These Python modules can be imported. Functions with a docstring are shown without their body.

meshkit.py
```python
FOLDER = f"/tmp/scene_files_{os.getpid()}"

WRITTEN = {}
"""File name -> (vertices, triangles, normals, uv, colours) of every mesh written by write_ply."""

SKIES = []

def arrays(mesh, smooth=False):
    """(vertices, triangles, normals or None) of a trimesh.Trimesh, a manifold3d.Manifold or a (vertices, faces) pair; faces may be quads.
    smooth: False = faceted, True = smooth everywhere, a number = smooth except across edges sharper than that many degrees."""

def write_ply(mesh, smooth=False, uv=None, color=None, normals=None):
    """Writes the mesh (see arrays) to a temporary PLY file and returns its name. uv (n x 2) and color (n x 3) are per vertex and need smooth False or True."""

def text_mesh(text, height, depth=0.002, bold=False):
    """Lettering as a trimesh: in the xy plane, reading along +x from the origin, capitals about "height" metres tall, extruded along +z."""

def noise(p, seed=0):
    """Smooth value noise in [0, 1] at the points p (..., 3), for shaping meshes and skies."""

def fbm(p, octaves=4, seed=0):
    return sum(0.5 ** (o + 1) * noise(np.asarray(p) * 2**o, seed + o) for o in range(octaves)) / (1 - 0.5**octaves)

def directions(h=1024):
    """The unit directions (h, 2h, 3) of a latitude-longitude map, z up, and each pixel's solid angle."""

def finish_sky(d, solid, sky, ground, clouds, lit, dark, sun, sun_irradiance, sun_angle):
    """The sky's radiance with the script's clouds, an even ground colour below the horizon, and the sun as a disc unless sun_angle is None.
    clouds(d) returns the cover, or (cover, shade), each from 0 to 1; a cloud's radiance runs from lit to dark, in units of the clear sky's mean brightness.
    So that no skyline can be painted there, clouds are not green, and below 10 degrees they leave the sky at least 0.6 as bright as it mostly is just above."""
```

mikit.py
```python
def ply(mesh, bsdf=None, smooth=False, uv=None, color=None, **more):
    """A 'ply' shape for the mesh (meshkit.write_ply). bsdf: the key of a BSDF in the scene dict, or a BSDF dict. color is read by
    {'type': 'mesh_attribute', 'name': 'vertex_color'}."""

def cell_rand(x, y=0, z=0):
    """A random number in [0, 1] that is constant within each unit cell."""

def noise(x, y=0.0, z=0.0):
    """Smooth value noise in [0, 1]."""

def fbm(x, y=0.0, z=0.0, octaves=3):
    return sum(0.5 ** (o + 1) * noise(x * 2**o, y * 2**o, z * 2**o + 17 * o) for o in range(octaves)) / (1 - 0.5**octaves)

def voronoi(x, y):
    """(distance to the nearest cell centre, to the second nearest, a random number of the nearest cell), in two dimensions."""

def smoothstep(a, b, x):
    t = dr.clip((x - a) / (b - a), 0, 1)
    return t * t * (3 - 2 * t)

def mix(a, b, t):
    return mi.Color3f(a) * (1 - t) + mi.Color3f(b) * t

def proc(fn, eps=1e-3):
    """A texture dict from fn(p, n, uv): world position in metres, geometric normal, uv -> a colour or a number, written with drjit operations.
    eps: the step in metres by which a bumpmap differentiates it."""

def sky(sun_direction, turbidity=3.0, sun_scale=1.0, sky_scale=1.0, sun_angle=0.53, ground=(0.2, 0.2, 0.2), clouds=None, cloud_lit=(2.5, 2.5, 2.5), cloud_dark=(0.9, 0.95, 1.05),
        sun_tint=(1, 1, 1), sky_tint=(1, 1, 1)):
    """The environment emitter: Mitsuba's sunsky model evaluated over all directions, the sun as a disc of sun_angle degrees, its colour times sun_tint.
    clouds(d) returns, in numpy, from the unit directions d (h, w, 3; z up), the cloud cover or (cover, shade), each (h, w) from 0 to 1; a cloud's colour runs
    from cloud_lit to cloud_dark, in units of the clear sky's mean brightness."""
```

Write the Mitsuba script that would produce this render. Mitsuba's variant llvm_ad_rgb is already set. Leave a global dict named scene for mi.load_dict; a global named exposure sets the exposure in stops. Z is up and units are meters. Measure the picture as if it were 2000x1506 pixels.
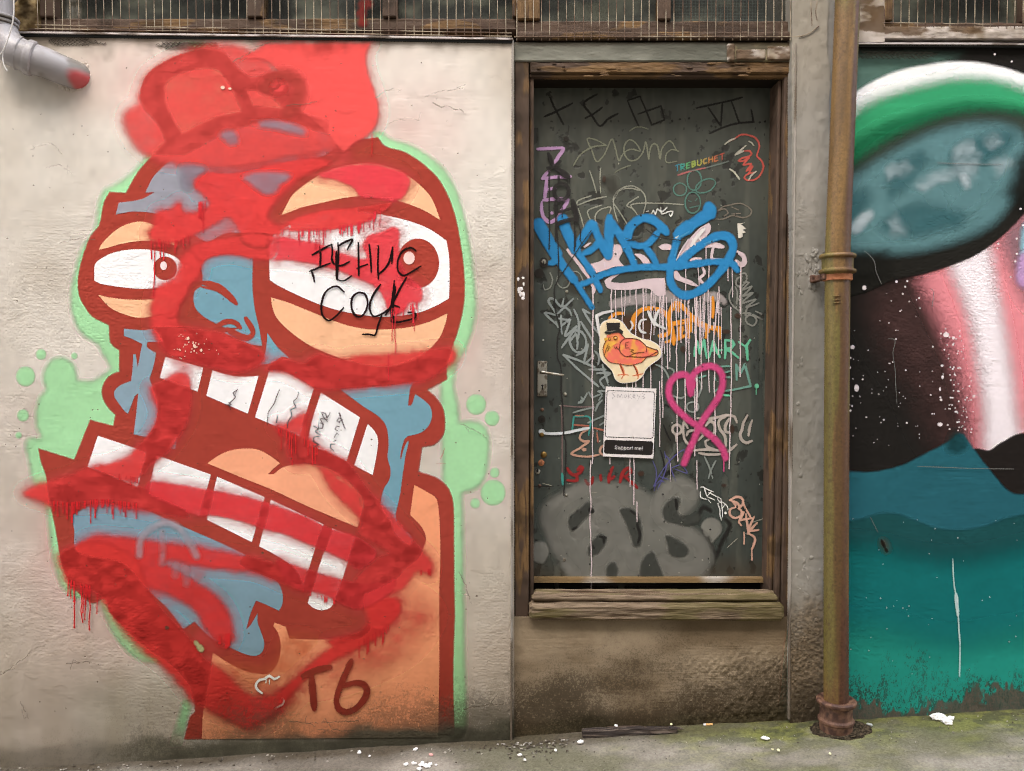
import math, random
import numpy as np, trimesh, drjit as dr, mitsuba as mi, shapely
from shapely.geometry import Polygon, LineString, Point, MultiPolygon
from shapely.ops import unary_union
import mikit, meshkit
from mikit import noise, fbm, smoothstep, mix, proc

random.seed(11)
RNG = np.random.default_rng(7)
T = mi.ScalarTransform4f
scene, labels = {}, {}

# ------------------------------------------------------------------ camera, sky, exposure
D, TILT, EYE = 3.2, math.radians(1.6), 1.4955          # metres to the wall, downward tilt, eye height
FWD = np.array([0, math.cos(TILT), -math.sin(TILT)])
UP = np.array([0, math.sin(TILT), math.cos(TILT)])
CAM = np.array([0, -D, EYE])
scene['camera'] = {'type': 'perspective', 'fov': math.degrees(2 * math.atan(1000 / 1600)), 'fov_axis': 'x', 'near_clip': 0.05, 'far_clip': 200.0,
                   'to_world': T().look_at(origin=CAM.tolist(), target=(CAM + FWD).tolist(), up=[0, 0, 1])}
scene['sky'] = mikit.sky((-0.22, -0.55, 0.80), turbidity=4, sun_scale=0.22, sun_angle=34, clouds=lambda d: 1.0, cloud_lit=(2.35, 2.5, 2.78), cloud_dark=(0.9, 0.95, 1.05), sky_tint=(1.0, 1.0, 1.0), sun_tint=(1, 1.05, 1.19), ground=(0.2, 0.19, 0.17))
exposure = 3.85

# ------------------------------------------------------------------ helpers
SLOPE, GZ = 0.0583, 0.006                               # the alley climbs to the right


def ray(px, py):
    return FWD + np.array([1, 0, 0]) * ((px - 1000) / 1600) - UP * ((py - 753) / 1600)


def P(px, py, y=0.0):
    """The point of the upright plane at depth y that stands at this place of the photograph (2000 x 1506)."""
    d = ray(px, py)
    return CAM + d * ((y - CAM[1]) / d[1])


def PA(a, y=0.0):
    return np.array([P(u, v, y) for u, v in a])


def GP(px, py, up=0.0):
    """The point of the sloping ground at this place of the photograph."""
    d = ray(px, py)
    t = (CAM[2] - GZ - up - SLOPE * CAM[0]) / (SLOPE * d[0] - d[2])
    return CAM + d * t


def lin(c):
    c = np.asarray(c, float) / 255
    return np.where(c <= 0.04045, c / 12.92, ((c + 0.055) / 1.055) ** 2.4)


LIGHT = 1.12


def alb(*c):
    """Base colour of a paint from its look in full daylight (sRGB 0 to 255)."""
    return np.clip(lin(c) / LIGHT, 0.006, 0.84)


def A(*c):
    return mi.Color3f(*[float(x) for x in alb(*c)])


def key(name, parent=None):
    k0 = (parent + '__' if parent else '') + name
    k, i = k0, 0
    taken = lambda s: s in scene or s in labels or any(x.startswith(s + '__') for x in scene)
    while taken(k):
        i += 1
        k = f'{k0}_{i:03d}'
    return k


def tag(k, label=None, cat=None, group=None, kind=None):
    d = {}
    if label: d['label'] = label
    if cat: d['category'] = cat
    if group: d['group'] = group
    if kind: d['kind'] = kind
    labels[k] = d
    return k


def thing(name, label, cat, group=None):
    return tag(key(name), label, cat, group)


def add(name, mesh, bsdf, parent=None, smooth=False, uv=None, label=None, cat=None, group=None, kind=None):
    k = key(name, parent)
    scene[k] = mikit.ply(mesh, bsdf, smooth=smooth, uv=uv)
    if label or cat or group or kind:
        tag(k, label, cat, group, kind)
    return k


def joined(ms):
    return trimesh.util.concatenate([m for m in ms])


def bevel_box(x0, x1, y0, y1, z0, z1, b=0.003):
    b = min(b, 0.45 * (x1 - x0), 0.45 * (y1 - y0), 0.45 * (z1 - z0))
    pts = []
    for x, sx in ((x0, 1), (x1, -1)):
        for y, sy in ((y0, 1), (y1, -1)):
            for z, sz in ((z0, 1), (z1, -1)):
                pts += [(x + sx * b, y + sy * b, z), (x + sx * b, y, z + sz * b), (x, y + sy * b, z + sz * b)]
    return trimesh.convex.convex_hull(np.array(pts))


def rough_box(x0, x1, y0, y1, z0, z1, size=0.02, amp=0.003, freq=(30, 30, 30), seed=0, b=0.004):
    """A worn bar: a bevelled box, refined and pushed in and out by noise."""
    m = bevel_box(x0, x1, y0, y1, z0, z1, b)
    v, f = trimesh.remesh.subdivide_to_size(m.vertices, m.faces, size, max_iter=14)
    m = trimesh.Trimesh(v, f)
    m.merge_vertices()
    n = meshkit.fbm(m.vertices * np.array(freq), 3, seed) - 0.5
    m.vertices = m.vertices + m.vertex_normals * (n * 2 * amp)[:, None]
    return m


def prism(px_poly, y0, y1):
    """A slab whose front outline is drawn in the photograph's place at depth y0 and that runs straight back to y1."""
    w = PA(px_poly, y0)
    m = trimesh.creation.extrude_polygon(Polygon(w[:, [0, 2]]), y1 - y0, engine='earcut')
    v = np.array(m.vertices)
    m = trimesh.Trimesh(np.c_[v[:, 0], y0 + v[:, 2], v[:, 1]], m.faces, process=False)
    if m.volume < 0:
        m.invert()
    return m


def tube(pts, radii, sides=10, caps=True):
    p = np.asarray(pts, float)
    r = np.broadcast_to(np.asarray(radii, float), (len(p),))
    t = np.gradient(p, axis=0)
    t /= np.linalg.norm(t, axis=1, keepdims=True) + 1e-12
    ref = np.array([0, 1.0, 0]) if abs(t[0][1]) < 0.9 else np.array([1.0, 0, 0])
    a = np.cross(t, ref); a /= np.linalg.norm(a, axis=1, keepdims=True) + 1e-12
    b = np.cross(t, a)
    ang = np.arange(sides) * 2 * np.pi / sides
    v = (p[:, None] + r[:, None, None] * (np.cos(ang)[None, :, None] * a[:, None] + np.sin(ang)[None, :, None] * b[:, None])).reshape(-1, 3)
    f = []
    for i in range(len(p) - 1):
        for j in range(sides):
            k = (j + 1) % sides
            f += [(i * sides + j, i * sides + k, (i + 1) * sides + k), (i * sides + j, (i + 1) * sides + k, (i + 1) * sides + j)]
    if caps:
        n = len(v)
        v = np.vstack([v, p[:1], p[-1:]])
        for j in range(sides):
            k = (j + 1) % sides
            f += [(n, k, j), (n + 1, (len(p) - 1) * sides + j, (len(p) - 1) * sides + k)]
    m = trimesh.Trimesh(v, np.array(f), process=False)
    if m.volume < 0:
        m.invert()
    return m


def lathe(profile, origin, axis=(0, 0, 1), sides=32):
    """profile: (radius, height) pairs round an axis."""
    m = trimesh.creation.revolve(np.array(profile, float), sections=sides)
    m.apply_transform(trimesh.geometry.align_vectors([0, 0, 1], axis))
    m.apply_translation(origin)
    if m.volume < 0:
        m.invert()
    return m


def stone(c, r, seed, squash=0.5):
    m = trimesh.creation.icosphere(2, 1.0)
    v = np.array(m.vertices)
    v = v * (0.7 + 0.6 * meshkit.noise(v * 1.7 + seed * 7.3, seed))[:, None]
    a = seed * 1.7
    R = np.array([[math.cos(a), -math.sin(a), 0], [math.sin(a), math.cos(a), 0], [0, 0, 1]])
    v = (v * [1, 0.65, squash]) @ R.T
    return trimesh.Trimesh(v * r + np.asarray(c), m.faces, process=False)


# ---- drawing on walls: outlines in photograph pixels become thin sheets of paint lying on the wall or the door
def pts(s):
    out, corner = [], []
    for t in s.split():
        c = t.endswith('!')
        x, y = t.rstrip('!').split(',')
        out.append((float(x), float(y)))
        corner.append(c)
    return np.array(out), corner


def curve(s, closed=True, step=5.0):
    p, corner = pts(s) if isinstance(s, str) else (np.asarray(s, float), [False] * len(s))
    n = len(p)
    out = []
    for i in range(n if closed else n - 1):
        a, b = p[i], p[(i + 1) % n]
        z, c = p[i - 1] if (closed or i) else a, p[(i + 2) % n] if (closed or i + 2 < n) else b
        L = np.linalg.norm(b - a)
        ta = (b - a) if corner[i] else (b - z) * L / (L + np.linalg.norm(a - z) + 1e-9)
        tb = (b - a) if corner[(i + 1) % n] else (c - a) * L / (L + np.linalg.norm(c - b) + 1e-9)
        k = max(1, int(L / step))
        t = (np.arange(k) / k)[:, None]
        out.append((2 * t**3 - 3 * t**2 + 1) * a + (t**3 - 2 * t**2 + t) * ta + (3 * t**2 - 2 * t**3) * b + (t**3 - t**2) * tb)
    if not closed:
        out.append(p[-1:])
    return np.vstack(out)


def blob(s, step=5.0):
    g = Polygon(curve(s, True, step))
    return g if g.is_valid else g.buffer(0)


def poly(s):
    g = Polygon(pts(s)[0])
    return g if g.is_valid else g.buffer(0)


def ell(x, y, rx, ry=None, rot=0):
    g = shapely.affinity.scale(Point(0, 0).buffer(1, 24), rx, ry or rx)
    return shapely.affinity.translate(shapely.affinity.rotate(g, rot, origin=(0, 0)), x, y)


def stroke(s, w, smooth=True, vary=0.22):
    """One or more pen strokes (separated by '|') about w wide: pressure varies along each and lifts at its ends."""
    out = []
    for q in s.split('|'):
        p = curve(q, False, 4.0) if smooth else pts(q)[0]
        if not smooth and len(p) > 1:
            p = np.vstack([np.linspace(u, v, max(2, int(np.linalg.norm(v - u) / 5))) for u, v in zip(p[:-1], p[1:])])
        if len(p) == 1:
            out.append(Point(p[0]).buffer(w / 2, 6))
            continue
        n = len(p)
        ph = RNG.uniform(0, 50)
        k = meshkit.fbm(np.c_[np.arange(n) * 0.28 + ph, np.zeros(n), np.zeros(n)], 2, 4) - 0.5
        r = w / 2 * (1 + 2 * vary * k) * np.clip(0.72 + 0.14 * np.minimum(np.arange(n), np.arange(n)[::-1]), 0, 1)
        p = p + (RNG.normal(0, 1, p.shape) * 0.05 * min(w, 3))
        c = [Point(u).buffer(max(x, 0.3), 4) for u, x in zip(p, r)]
        out += [unary_union([c[i], c[i + 1]]).convex_hull for i in range(n - 1)]
    return unary_union(out)


def crack(s, w):
    """A jagged hairline."""
    out = []
    for q in s.split('|'):
        p = curve(q, False, 5.0)
        p = p + RNG.normal(0, 0.9, p.shape)
        for u, v in zip(p[:-1], p[1:]):
            if RNG.random() < 0.86:
                out.append(LineString([u, v]).buffer(w * RNG.uniform(0.25, 0.6), 2))
        for _ in range(len(p) // 7):
            u = p[RNG.integers(len(p))]
            out.append(LineString([u, u + RNG.normal(0, 5, 2), u + RNG.normal(0, 10, 2)]).buffer(w * 0.25, 2))
    return unary_union(out)


def stroke_soft(s, w):
    return ('line', [LineString(curve(q, False, 5.0)) for q in s.split('|')], w)


def runs(items, wob=1.2):
    """Paint runs: (x, y0, y1, width) each; a thin wavering thread with a bead at its end."""
    out = []
    for it in items:
        x, y0, y1, w = it[:4]
        n = max(3, int(abs(y1 - y0) / 9))
        ys = np.linspace(y0, y1, n)
        xs = x + np.cumsum(RNG.normal(0, wob * 0.45, n)) * (1 if len(it) < 5 else 0) + (np.interp(ys, [q[1] for q in it[4]], [q[0] for q in it[4]]) - x if len(it) > 4 else 0)
        l = np.c_[xs, ys]
        out.append(LineString(l).buffer(w / 2, 3))
        out.append(Point(l[-1]).buffer(w * 0.72, 5))
    return unary_union(out)


def edge_runs(s, n, lo, hi, w, wob=0.8):
    """Runs hanging at random places from a line."""
    l = LineString(curve(s, False))
    out = []
    for t in np.sort(RNG.random(n)):
        q = l.interpolate(t, normalized=True)
        ln = lo + (hi - lo) * RNG.random() ** 2.2
        out.append((q.x, q.y - 4, q.y + ln, w * (0.7 + 0.6 * RNG.random())))
    return runs(out, wob)


PAL, PALI = [], {}


def colour(*c):
    c = tuple(c)
    if c not in PALI:
        PALI[c] = len(PAL)
        PAL.append(alb(*c))
    return PALI[c]


STEP = 0.0008
PLANE = {'wall': 0.0, 'wall2': 0.014, 'door': 0.175}


def tri(g):
    """Triangles (k, 3, 2) of a shapely area."""
    out = []
    for q in getattr(g, 'geoms', [g]):
        if q.geom_type == 'Polygon' and q.area > 1e-6:
            out += [np.array(t.exterior.coords)[:3] for t in shapely.constrained_delaunay_triangles(q).geoms]
        elif q.geom_type in ('MultiPolygon', 'GeometryCollection'):
            r = tri(q)
            out += list(r)
    return np.array(out).reshape(-1, 3, 2)


def paint(name, parent, shape, col, layer, plane='wall', soft=0.0, a=0.99, label=None, mat=None, y=None):
    """One paint shape. soft: half the width (pixels) over which its edge fades; a: how thickly it covers."""
    if plane == 'door' and not soft and name.split('_')[0] in ('chalk', 'silver', 'mint', 'violet', 'red', 'white', 'tag', 'peach', 'pink'):
        soft, a = 0.45, (0.84 if name.startswith(('chalk', 'silver', 'violet')) else 0.92)
    c = colour(*col)
    if isinstance(shape, list):
        shape = unary_union(shape)
    if isinstance(shape, tuple):
        _, ls, w = shape
        s = soft or 2.0
        core = unary_union([l.buffer(max(w / 2 - s, 0.35), 5) for l in ls]).simplify(0.25)
        outer = unary_union([l.buffer(w / 2 + s, 5) for l in ls]).simplify(0.25)
        soft = s
    elif soft:
        core, outer = shape.buffer(-soft, 6).simplify(0.3), shape.buffer(soft, 6).simplify(0.3)
    else:
        core, outer = shape.simplify(0.12), None
    T3, AL = [], []
    if not core.is_empty:
        t = tri(core)
        T3.append(t); AL.append(np.ones((len(t), 3)))
    if outer is not None:
        rim = outer.difference(core)
        t = tri(rim)
        if len(t):
            d = shapely.distance(core, shapely.points(t.reshape(-1, 2))) if not core.is_empty else np.full(t.size // 2, 9.0)
            al = np.where(d < 1e-3, 1.0, np.clip(1 - d / (2 * soft), 0, 1))
            on = shapely.distance(outer.boundary, shapely.points(t.reshape(-1, 2))) < 1e-3
            al = np.where(on & (d > 1e-3), 0.0, al)
            T3.append(t); AL.append(al.reshape(-1, 3))
    t, al = np.vstack(T3), np.vstack(AL)
    e1, e2 = t[:, 1] - t[:, 0], t[:, 2] - t[:, 0]
    cr = e1[:, 0] * e2[:, 1] - e1[:, 1] * e2[:, 0]
    ok = np.abs(cr) > 1e-7
    t, al, cr = t[ok], al[ok], cr[ok]
    w = cr < 0
    t[w], al[w] = t[w][:, ::-1], al[w][:, ::-1]
    flat = np.c_[t.reshape(-1, 2), al.reshape(-1)].round(4)
    u, inv = np.unique(flat, axis=0, return_inverse=True)
    yy = (PLANE[plane] if y is None else y) - STEP * layer
    d = FWD[None] + np.outer((u[:, 0] - 1000) / 1600, [1, 0, 0]) - np.outer((u[:, 1] - 753) / 1600, UP)
    v = CAM + d * ((yy - CAM[1]) / d[:, 1])[:, None]
    f = inv.reshape(-1, 3)
    n = np.cross(v[f[:, 1]] - v[f[:, 0]], v[f[:, 2]] - v[f[:, 0]])
    f[n[:, 1] > 0] = f[n[:, 1] > 0][:, ::-1]
    uv = np.c_[u[:, 2], np.full(len(u), c + a)]
    mat = mat or ({'wall': 'paint_wall', 'wall2': 'paint_wall', 'door': 'paint_door'}[plane] + ('_soft' if (outer is not None or a < 0.98) else ''))
    k = key(name, parent)
    scene[k] = mikit.ply(trimesh.Trimesh(v, f, process=False), mat, smooth=False, uv=uv)
    if label:
        tag(k, label)
    return k

# ------------------------------------------------------------------ materials
def hgt(p):
    return p.z - SLOPE * p.x - GZ


def plaster_h(p):
    big = fbm(p.x * 4.3 + 3, p.z * 4.7, 1.3, 3)
    patch = smoothstep(0.54, 0.64, fbm(p.x * 2.3 + 11, p.z * 2.1, 4.0, 3) + 0.16 * smoothstep(-0.22, -0.08, p.x) * smoothstep(0.35, 0.2, dr.abs(p.x)))
    grain = noise(p.x * 150, p.z * 170, 2.0)
    comb = noise(p.x * 14 + 7, p.z * 300)
    flake = smoothstep(0.50, 0.52, fbm(p.x * 9 + 31, p.z * 7, 9.0, 3))
    return 0.0055 * big + patch * 0.0017 * grain + 0.0004 * comb + 0.0008 * flake + 0.0004 * noise(p.x * 60, p.z * 60, 5.0)


def weather(c, p):
    """Grime that splashes up from the ground, black mould at the foot, dust from the ledge above."""
    h = hgt(p)
    n1 = fbm(p.x * 4 + 5, p.z * 5, 0.7, 4)
    n2 = noise(p.x * 330, p.z * 260, 1.0) * 0.5 + noise(p.x * 160, p.z * 120, 4.0) * 0.3 + noise(p.x * 60, p.z * 40, 9.0) * 0.2
    streak = fbm(p.x * 16, p.z * 1.3, 3.1, 3)
    g = smoothstep(1.0, 0.05, h + (n1 - 0.5) * 0.6) * (0.40 + 0.45 * streak)
    c = c * (1 - g * mi.Color3f(0.42, 0.45, 0.56))
    damp = smoothstep(0.40, 0.0, h + (fbm(p.x * 2.2, p.z * 3, 6.7, 4) - 0.5) * 0.6)
    c = c * (1 - 0.35 * damp)
    side = smoothstep(-1.75, -1.2, p.x)
    m = smoothstep(0.30, 0.0, h + (n1 - 0.5) * 0.42) * (0.35 + 0.65 * side)
    n2 = n2 * 0.75 + 0.25 * fbm(p.x * 28, p.z * 18, 5.5, 3)
    sp = smoothstep(0.78, 0.50, n2 + 0.42 - 0.52 * m) * m
    c = mix(c, mi.Color3f(0.055, 0.046, 0.03), dr.clip(sp * 0.72, 0, 1))
    foot = smoothstep(0.10, 0.045, h + (fbm(p.x * 7, p.z * 12, 8.0, 3) - 0.5) * 0.09) * (0.4 + 0.6 * side)
    c = mix(c, mix(mi.Color3f(0.035, 0.032, 0.022), mi.Color3f(0.13, 0.12, 0.08), n2 * fbm(p.x * 9, p.z * 9, 2.0, 2)), dr.clip(foot * 0.95, 0, 1))
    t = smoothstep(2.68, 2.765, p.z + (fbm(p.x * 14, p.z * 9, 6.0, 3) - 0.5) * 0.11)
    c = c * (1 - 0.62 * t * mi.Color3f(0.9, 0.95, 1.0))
    return c


def weather_teal(c, p):
    h = hgt(p)
    n1 = fbm(p.x * 5 + 2, p.z * 6, 1.7, 4)
    n2 = noise(p.x * 330, p.z * 200, 1.0) * 0.5 + noise(p.x * 150, p.z * 70, 4.0) * 0.3 + noise(p.x * 60, p.z * 26, 9.0) * 0.2
    drip = fbm(p.x * 30, p.z * 4, 2.0, 3)
    m = smoothstep(0.42, 0.0, h + (n1 - 0.5) * 0.35)
    sp = smoothstep(0.62, 0.80, n2 * 0.7 + 0.35 * m + 0.25 * (drip - 0.4)) * m
    c = mix(c, mi.Color3f(0.035, 0.034, 0.026), dr.clip(sp * 0.85, 0, 1))
    bare = smoothstep(0.012, -0.012, h - 0.045 - 0.055 * smoothstep(1.70, 1.95, p.x) + (fbm(p.x * 8, p.z * 8, 3.0, 3) - 0.5) * 0.12 + (noise(p.x * 90, p.z * 40, 5.0) - 0.5) * 0.05)
    c = mix(c, mix(mi.Color3f(0.035, 0.03, 0.022), mi.Color3f(0.17, 0.14, 0.11), n2), bare * 0.9)
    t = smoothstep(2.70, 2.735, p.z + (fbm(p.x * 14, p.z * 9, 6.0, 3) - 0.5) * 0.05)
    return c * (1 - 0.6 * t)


def plaster_c(p, n, uv):
    f = fbm(p.x * 2.2, p.z * 2.7, 0.3, 4)
    c = mix(A(220, 213, 202), A(194, 184, 170), smoothstep(0.30, 0.68, f))
    c = c * (0.94 + 0.12 * noise(p.x * 40, p.z * 26, 2.0))
    c = mix(c, A(206, 184, 174), 0.30 * smoothstep(0.48, 0.66, fbm(p.x * 1.6 + 9, p.z * 1.9, 2.3, 3)))
    hz = 0.0
    for cx, cz, sx, sz, k in ((-1.46, 2.58, .20, .16, .30), (-0.36, 2.42, .20, .22, .22), (-1.78, 0.78, .14, .28, .34), (-1.58, 0.42, .16, .14, .28), (-0.18, 1.56, .06, .12, .24), (-0.85, 2.70, .30, .06, .3)):
        hz = hz + k * dr.exp(-dr.square((p.x - cx) / sx) - dr.square((p.z - cz) / sz))
    c = mix(c, A(228, 138, 136), dr.clip(hz * (0.3 + 1.0 * fbm(p.x * 9, p.z * 5, 2.0, 3)), 0, 0.5))
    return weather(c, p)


PAL_NUM = 512
_pal = {}


def pal(uv):
    if not _pal:
        a = np.array(PAL + [[0, 0, 0]] * (PAL_NUM - len(PAL)), np.float32)
        for i in range(3):
            _pal[i] = mi.Float(np.ascontiguousarray(a[:, i]))
            dr.eval(_pal[i])
    i = mi.UInt32(dr.clip(dr.floor(uv.y), 0, PAL_NUM - 1))
    return mi.Color3f(*[dr.gather(mi.Float, _pal[k], i) for k in range(3)])


def mottle(p):
    return 0.93 + 0.14 * fbm(p.x * 3.1, p.z * 3.3, 5.0, 3) + 0.05 * (noise(p.x * 90, p.z * 90, 2.0) - 0.5)


def paint_wall_c(p, n, uv):
    c = pal(uv) * mottle(p)
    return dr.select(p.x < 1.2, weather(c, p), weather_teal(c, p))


def paint_door_c(p, n, uv):
    return pal(uv) * (0.92 + 0.16 * fbm(p.x * 12, p.z * 12, 5.0, 3))


def paint_a(p, n, uv):
    a = dr.clip(uv.x, 0, 1)
    k = uv.y - dr.floor(uv.y)
    g = noise(p.x * 380, p.z * 380, 3.0)
    g2 = fbm(p.x * 22, p.z * 34, 8.0, 3)
    s = smoothstep(0.0, 1.0, a + (g - 0.5) * 2.2 * a * (1 - a))
    thin = 1 - (1 - k) * (0.55 + 0.9 * g2)
    return dr.clip(s * thin, 0, 1)


def bump(fn, inner, eps=1e-3):
    return {'type': 'bumpmap', 'arbitrary': proc(fn, eps), 'scale': 1.0, 'bsdf': inner}


def diffuse(fn):
    return {'type': 'diffuse', 'reflectance': proc(fn)}


def glossy(fn, rough=0.5, spec=0.4, metallic=0.0):
    return {'type': 'principled', 'base_color': proc(fn) if callable(fn) else {'type': 'rgb', 'value': list(map(float, fn))}, 'roughness': rough, 'specular': spec, 'metallic': metallic}


plaster_bump = lambda p, n, uv: plaster_h(p)
scene['plaster'] = {'type': 'twosided', 'bsdf': bump(plaster_bump, diffuse(plaster_c))}
scene['paint_wall'] = bump(plaster_bump, diffuse(paint_wall_c))
scene['paint_wall_soft'] = {'type': 'mask', 'opacity': proc(paint_a), 'bsdf': bump(plaster_bump, diffuse(paint_wall_c))}


def door_h(p):
    brush = fbm(p.x * 90, p.z * 5, 2.0, 3)
    chip = smoothstep(0.655, 0.69, fbm(p.x * 31 + 4, p.z * 27, 1.0, 4) * 0.75 + 0.25 * fbm(p.x * 6, p.z * 5, 3.0, 2))
    return 0.0012 * brush - 0.0009 * chip + 0.004 * fbm(p.x * 3, p.z * 2.4, 6.0, 2)


def door_c(p, n, uv):
    f = fbm(p.x * 3.3, p.z * 2.1, 0.6, 3)
    c = mix(A(58, 64, 60), A(74, 80, 74), smoothstep(0.3, 0.7, f))
    wipe = smoothstep(0.50, 0.75, fbm(p.x * 26, p.z * 2.2, 3.0, 3))
    c = mix(c, A(108, 108, 96), 0.30 * wipe)
    high = smoothstep(1.75, 2.3, p.z + 0.2 * (f - 0.5))
    c = mix(c, A(88, 86, 72), 0.3 * high)
    chip = smoothstep(0.655, 0.69, fbm(p.x * 31 + 4, p.z * 27, 1.0, 4) * 0.75 + 0.25 * fbm(p.x * 6, p.z * 5, 3.0, 2) + 0.02 * smoothstep(0.75, 0.45, p.z))
    c = mix(c, A(30, 28, 24), 0.75 * chip)
    lowdirt = smoothstep(0.72, 0.62, p.z + 0.1 * (fbm(p.x * 9, p.z * 9, 4.0, 3) - 0.5))
    return mix(c, A(72, 60, 46), 0.5 * lowdirt) * (0.9 + 0.2 * noise(p.x * 75, p.z * 34, 7.0))


door_bump = lambda p, n, uv: door_h(p)
scene['door_paint'] = bump(door_bump, glossy(door_c, 0.38, 0.45))
scene['paint_door'] = bump(door_bump, glossy(paint_door_c, 0.55, 0.3))
scene['paint_door_soft'] = {'type': 'mask', 'opacity': proc(paint_a), 'bsdf': bump(door_bump, glossy(paint_door_c, 0.6, 0.3))}


def wood_fn(along):
    """Old brown paint flaking off grey-brown wood; along: the axis the grain runs in (0 = x, 2 = z)."""
    def col(p, n, uv):
        s, t = (p.x, p.z) if along == 0 else (p.z, p.x)
        g = fbm(s * 9, t * 190, p.y * 120, 3)
        raw = mix(A(78, 58, 40), A(138, 108, 72), g)
        raw = mix(raw, A(58, 42, 28), 0.75 * smoothstep(0.60, 0.74, fbm(s * 6 + 3, t * 110, p.y * 70, 3)))
        pnt = mix(A(66, 53, 44), A(98, 79, 65), fbm(s * 7, t * 25, p.y * 25, 3))
        peel = smoothstep(0.55, 0.60, fbm(s * 4.2 + 2, t * 16 + 5, p.y * 12, 4) + (0.14 * smoothstep(0.10, 0.45, p.x) * smoothstep(2.75, 2.70, p.z) if along == 0 else 0.12 * smoothstep(1.086, 1.094, p.x) - 0.06 * smoothstep(1.0, 1.03, p.x) * smoothstep(1.09, 1.08, p.x)))
        c = mix(pnt, raw, peel)
        grime = smoothstep(0.52, 0.70, fbm(p.x * 10, p.y * 16, p.z * 12, 3))
        return mix(c, A(48, 38, 28), 0.6 * grime)

    def h(p, n, uv):
        s, t = (p.x, p.z) if along == 0 else (p.z, p.x)
        peel = smoothstep(0.53, 0.58, fbm(s * 4.2 + 2, t * 16 + 5, p.y * 12, 4))
        return 0.0022 * fbm(s * 12, t * 170, p.y * 110, 3) * (0.35 + 0.65 * peel) - 0.0011 * peel
    return col, h


for nm, ax in (('wood_across', 0), ('wood_upright', 2)):
    c_, h_ = wood_fn(ax)
    scene[nm] = {'type': 'twosided', 'bsdf': bump(h_, glossy(c_, 0.7, 0.2))}


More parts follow.
